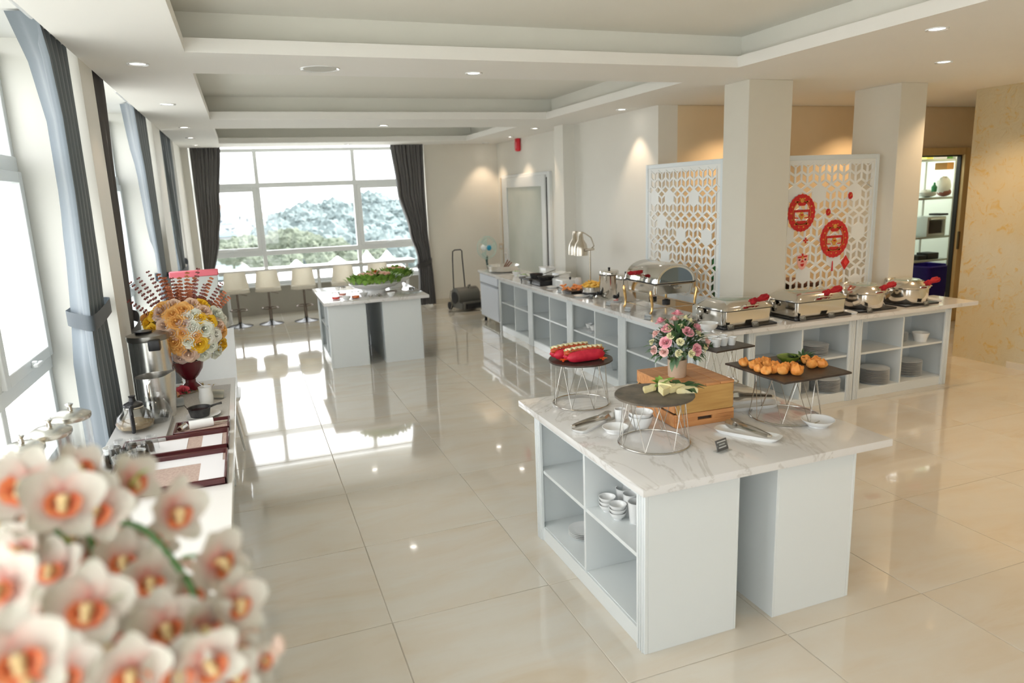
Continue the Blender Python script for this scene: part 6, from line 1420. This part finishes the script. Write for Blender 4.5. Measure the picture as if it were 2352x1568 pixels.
# hill body
b = NB(); n = 40; rows = []
for i in range(9):
    row = []
    for k in range(n+1):
        x = -20+k*2.6; u = k/n; h = 7.5*max(0, sin(pi*min(max((x-2)/50, 0), 1)))*sin(pi*(i+.5)/9)+random.uniform(0, .5); row.append(b.verts.new((x, 118+i*5, -10+h)))
    rows.append(row)
for p, q in zip(rows, rows[1:]):
    for k in range(n): b.faces.new((p[k], p[k+1], q[k+1], q[k]))
o = ob('hill', b, M_tree); o['kind'] = 'structure'
prof = [(612, 520), (630, 503), (650, 486), (680, 478), (705, 470), (730, 466), (755, 462), (780, 464), (805, 468), (830, 462), (850, 448), (870, 444), (890, 452), (910, 462), (930, 470), (950, 480)]
fo = NB()
for px, py in prof:
    for j in range(5):
        yy = py+j*22+random.uniform(-5, 5)
        if yy > 552: break
        Y = 128-j*7+random.uniform(-3, 3); r = random.uniform(2.0, 3.0); p = far(px+random.uniform(-10, 10), yy, Y); n0 = len(fo.verts); fo.from_mesh(CR[random.randrange(3)]); fo.verts.ensure_lookup_table()
        for v in fo.verts[n0:]: v.co = Vector((p.x, Y, p.z-r*.8))+v.co*r
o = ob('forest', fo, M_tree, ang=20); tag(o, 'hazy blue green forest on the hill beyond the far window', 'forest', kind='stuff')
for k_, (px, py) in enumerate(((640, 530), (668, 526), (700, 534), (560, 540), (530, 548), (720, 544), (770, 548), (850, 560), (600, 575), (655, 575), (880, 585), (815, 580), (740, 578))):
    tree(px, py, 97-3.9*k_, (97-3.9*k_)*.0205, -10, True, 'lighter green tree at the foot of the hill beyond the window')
M_hs = [mat('house_white', (.50, .50, .48), .8), mat('house_cream', (.42, .40, .35), .8), mat('house_grey', (.30, .31, .31), .8)]; M_rf = [mat('roof_red', (.42, .30, .26), .8), mat('roof_grey', (.32, .33, .34), .7), mat('roof_blue', (.25, .33, .38), .6)]
M_win = mat('far_window', (.10, .12, .14), .2)
def house(px, py, Y, w, h, k):
    p = far(px, py, Y); base = -10; t = thing('house', 'small pale town house in the haze beyond the window', 'house', (p.x, Y, base), RAD(random.uniform(-20, 20)), 'town houses beyond the windows'); H = max(p.z-base, h)
    b = NB(); box(b, -w/2, w/2, -w*.4, w*.4, 0, H*.8); ob('walls', b, M_hs[k % 3], t)
    b = NB(); prism(b, [(-w*.56, 0), (w*.56, 0), (0, H*.2)], -w*.45, w*.45, Matrix(((1, 0, 0, 0), (0, 0, 1, 0), (0, 1, 0, H*.8), (0, 0, 0, 1)))); ob('roof', b, M_rf[k % 3], t)
    for i in range(3): b = NB(); box(b, -w*.35+i*w*.27, -w*.2+i*w*.27, -w*.42, -w*.4, H*.45, H*.62); ob('window', b, M_win, t)
random.seed(12)
for k in range(26):
    px = random.choice([random.uniform(500, 600), random.uniform(500, 950)]); Y = 138+11*k; u = (Y-70)/290
    house(px, 585-110*u**.55+random.uniform(-6, 6), Y, random.uniform(4, 7), random.uniform(2, 3), k)
# white marquee tents below the window
M_tent = mat('tent_white', (.80, .82, .84), .6)
for k, (px, Y, w, py) in enumerate([(775, 46, 5.0, 588), (842, 37, 2.6, 575), (888, 40, 3.0, 575), (680, 40, 4.4, 596), (560, 34, 4.0, 606)]):
    p = far(px, py, Y); t = thing('marquee_tent', 'white peaked marquee tent below the far window, %s' % ['middle', 'left of the right pair', 'rightmost', 'second from the left', 'leftmost'][k], 'tent', (p.x, Y, -10), 0, 'white marquee tents'); H = p.z+10
    b = NB(); n = 16; prev = None
    for i in range(7):
        u = i/6; r = w*.5*(1-u)**1.1+.03; ring_ = [b.verts.new((x*r/1.0, y*r/1.0, H-1.5*(1-u)**.9)) for x, y in rect_ring(1, 1, .2, 3)]
        if prev:
            for q in range(len(ring_)): b.faces.new((prev[q], prev[(q+1) % len(ring_)], ring_[(q+1) % len(ring_)], ring_[q]))
        prev = ring_
    ob('canopy', b, M_tent, t)
    for sx in (-1, 1):
        for sy in (-1, 1): b = NB(); tube(b, [(sx*w*.47, sy*w*.47, 0), (sx*w*.47, sy*w*.47, H-1.5)], .08, 6); ob('tent_pole', b, M_tent, t)
# neighbouring roofs and blocks beyond the side windows
random.seed(2)
for k in range(12):
    Y = 4+16*(k//3)+random.uniform(-1, 1); X = -20-17*(k % 3)-random.uniform(0, 2); w = random.uniform(7, 10); H = random.uniform(4, 8); t = thing('house', 'pale block beyond the side windows, %s' % ['%s from the near end' % ORD[k+1] if k < 11 else 'at the far end'][0], 'house', (X, Y, -10), RAD(random.uniform(-10, 10)), 'blocks beyond the side windows')
    b = NB(); box(b, -w/2, w/2, -w*.5, w*.5, 0, H); ob('walls', b, M_hs[k % 3], t); b = NB(); box(b, -w*.53, w*.53, -w*.53, w*.53, H, H+.35); ob('roof', b, M_rf[k % 3], t)
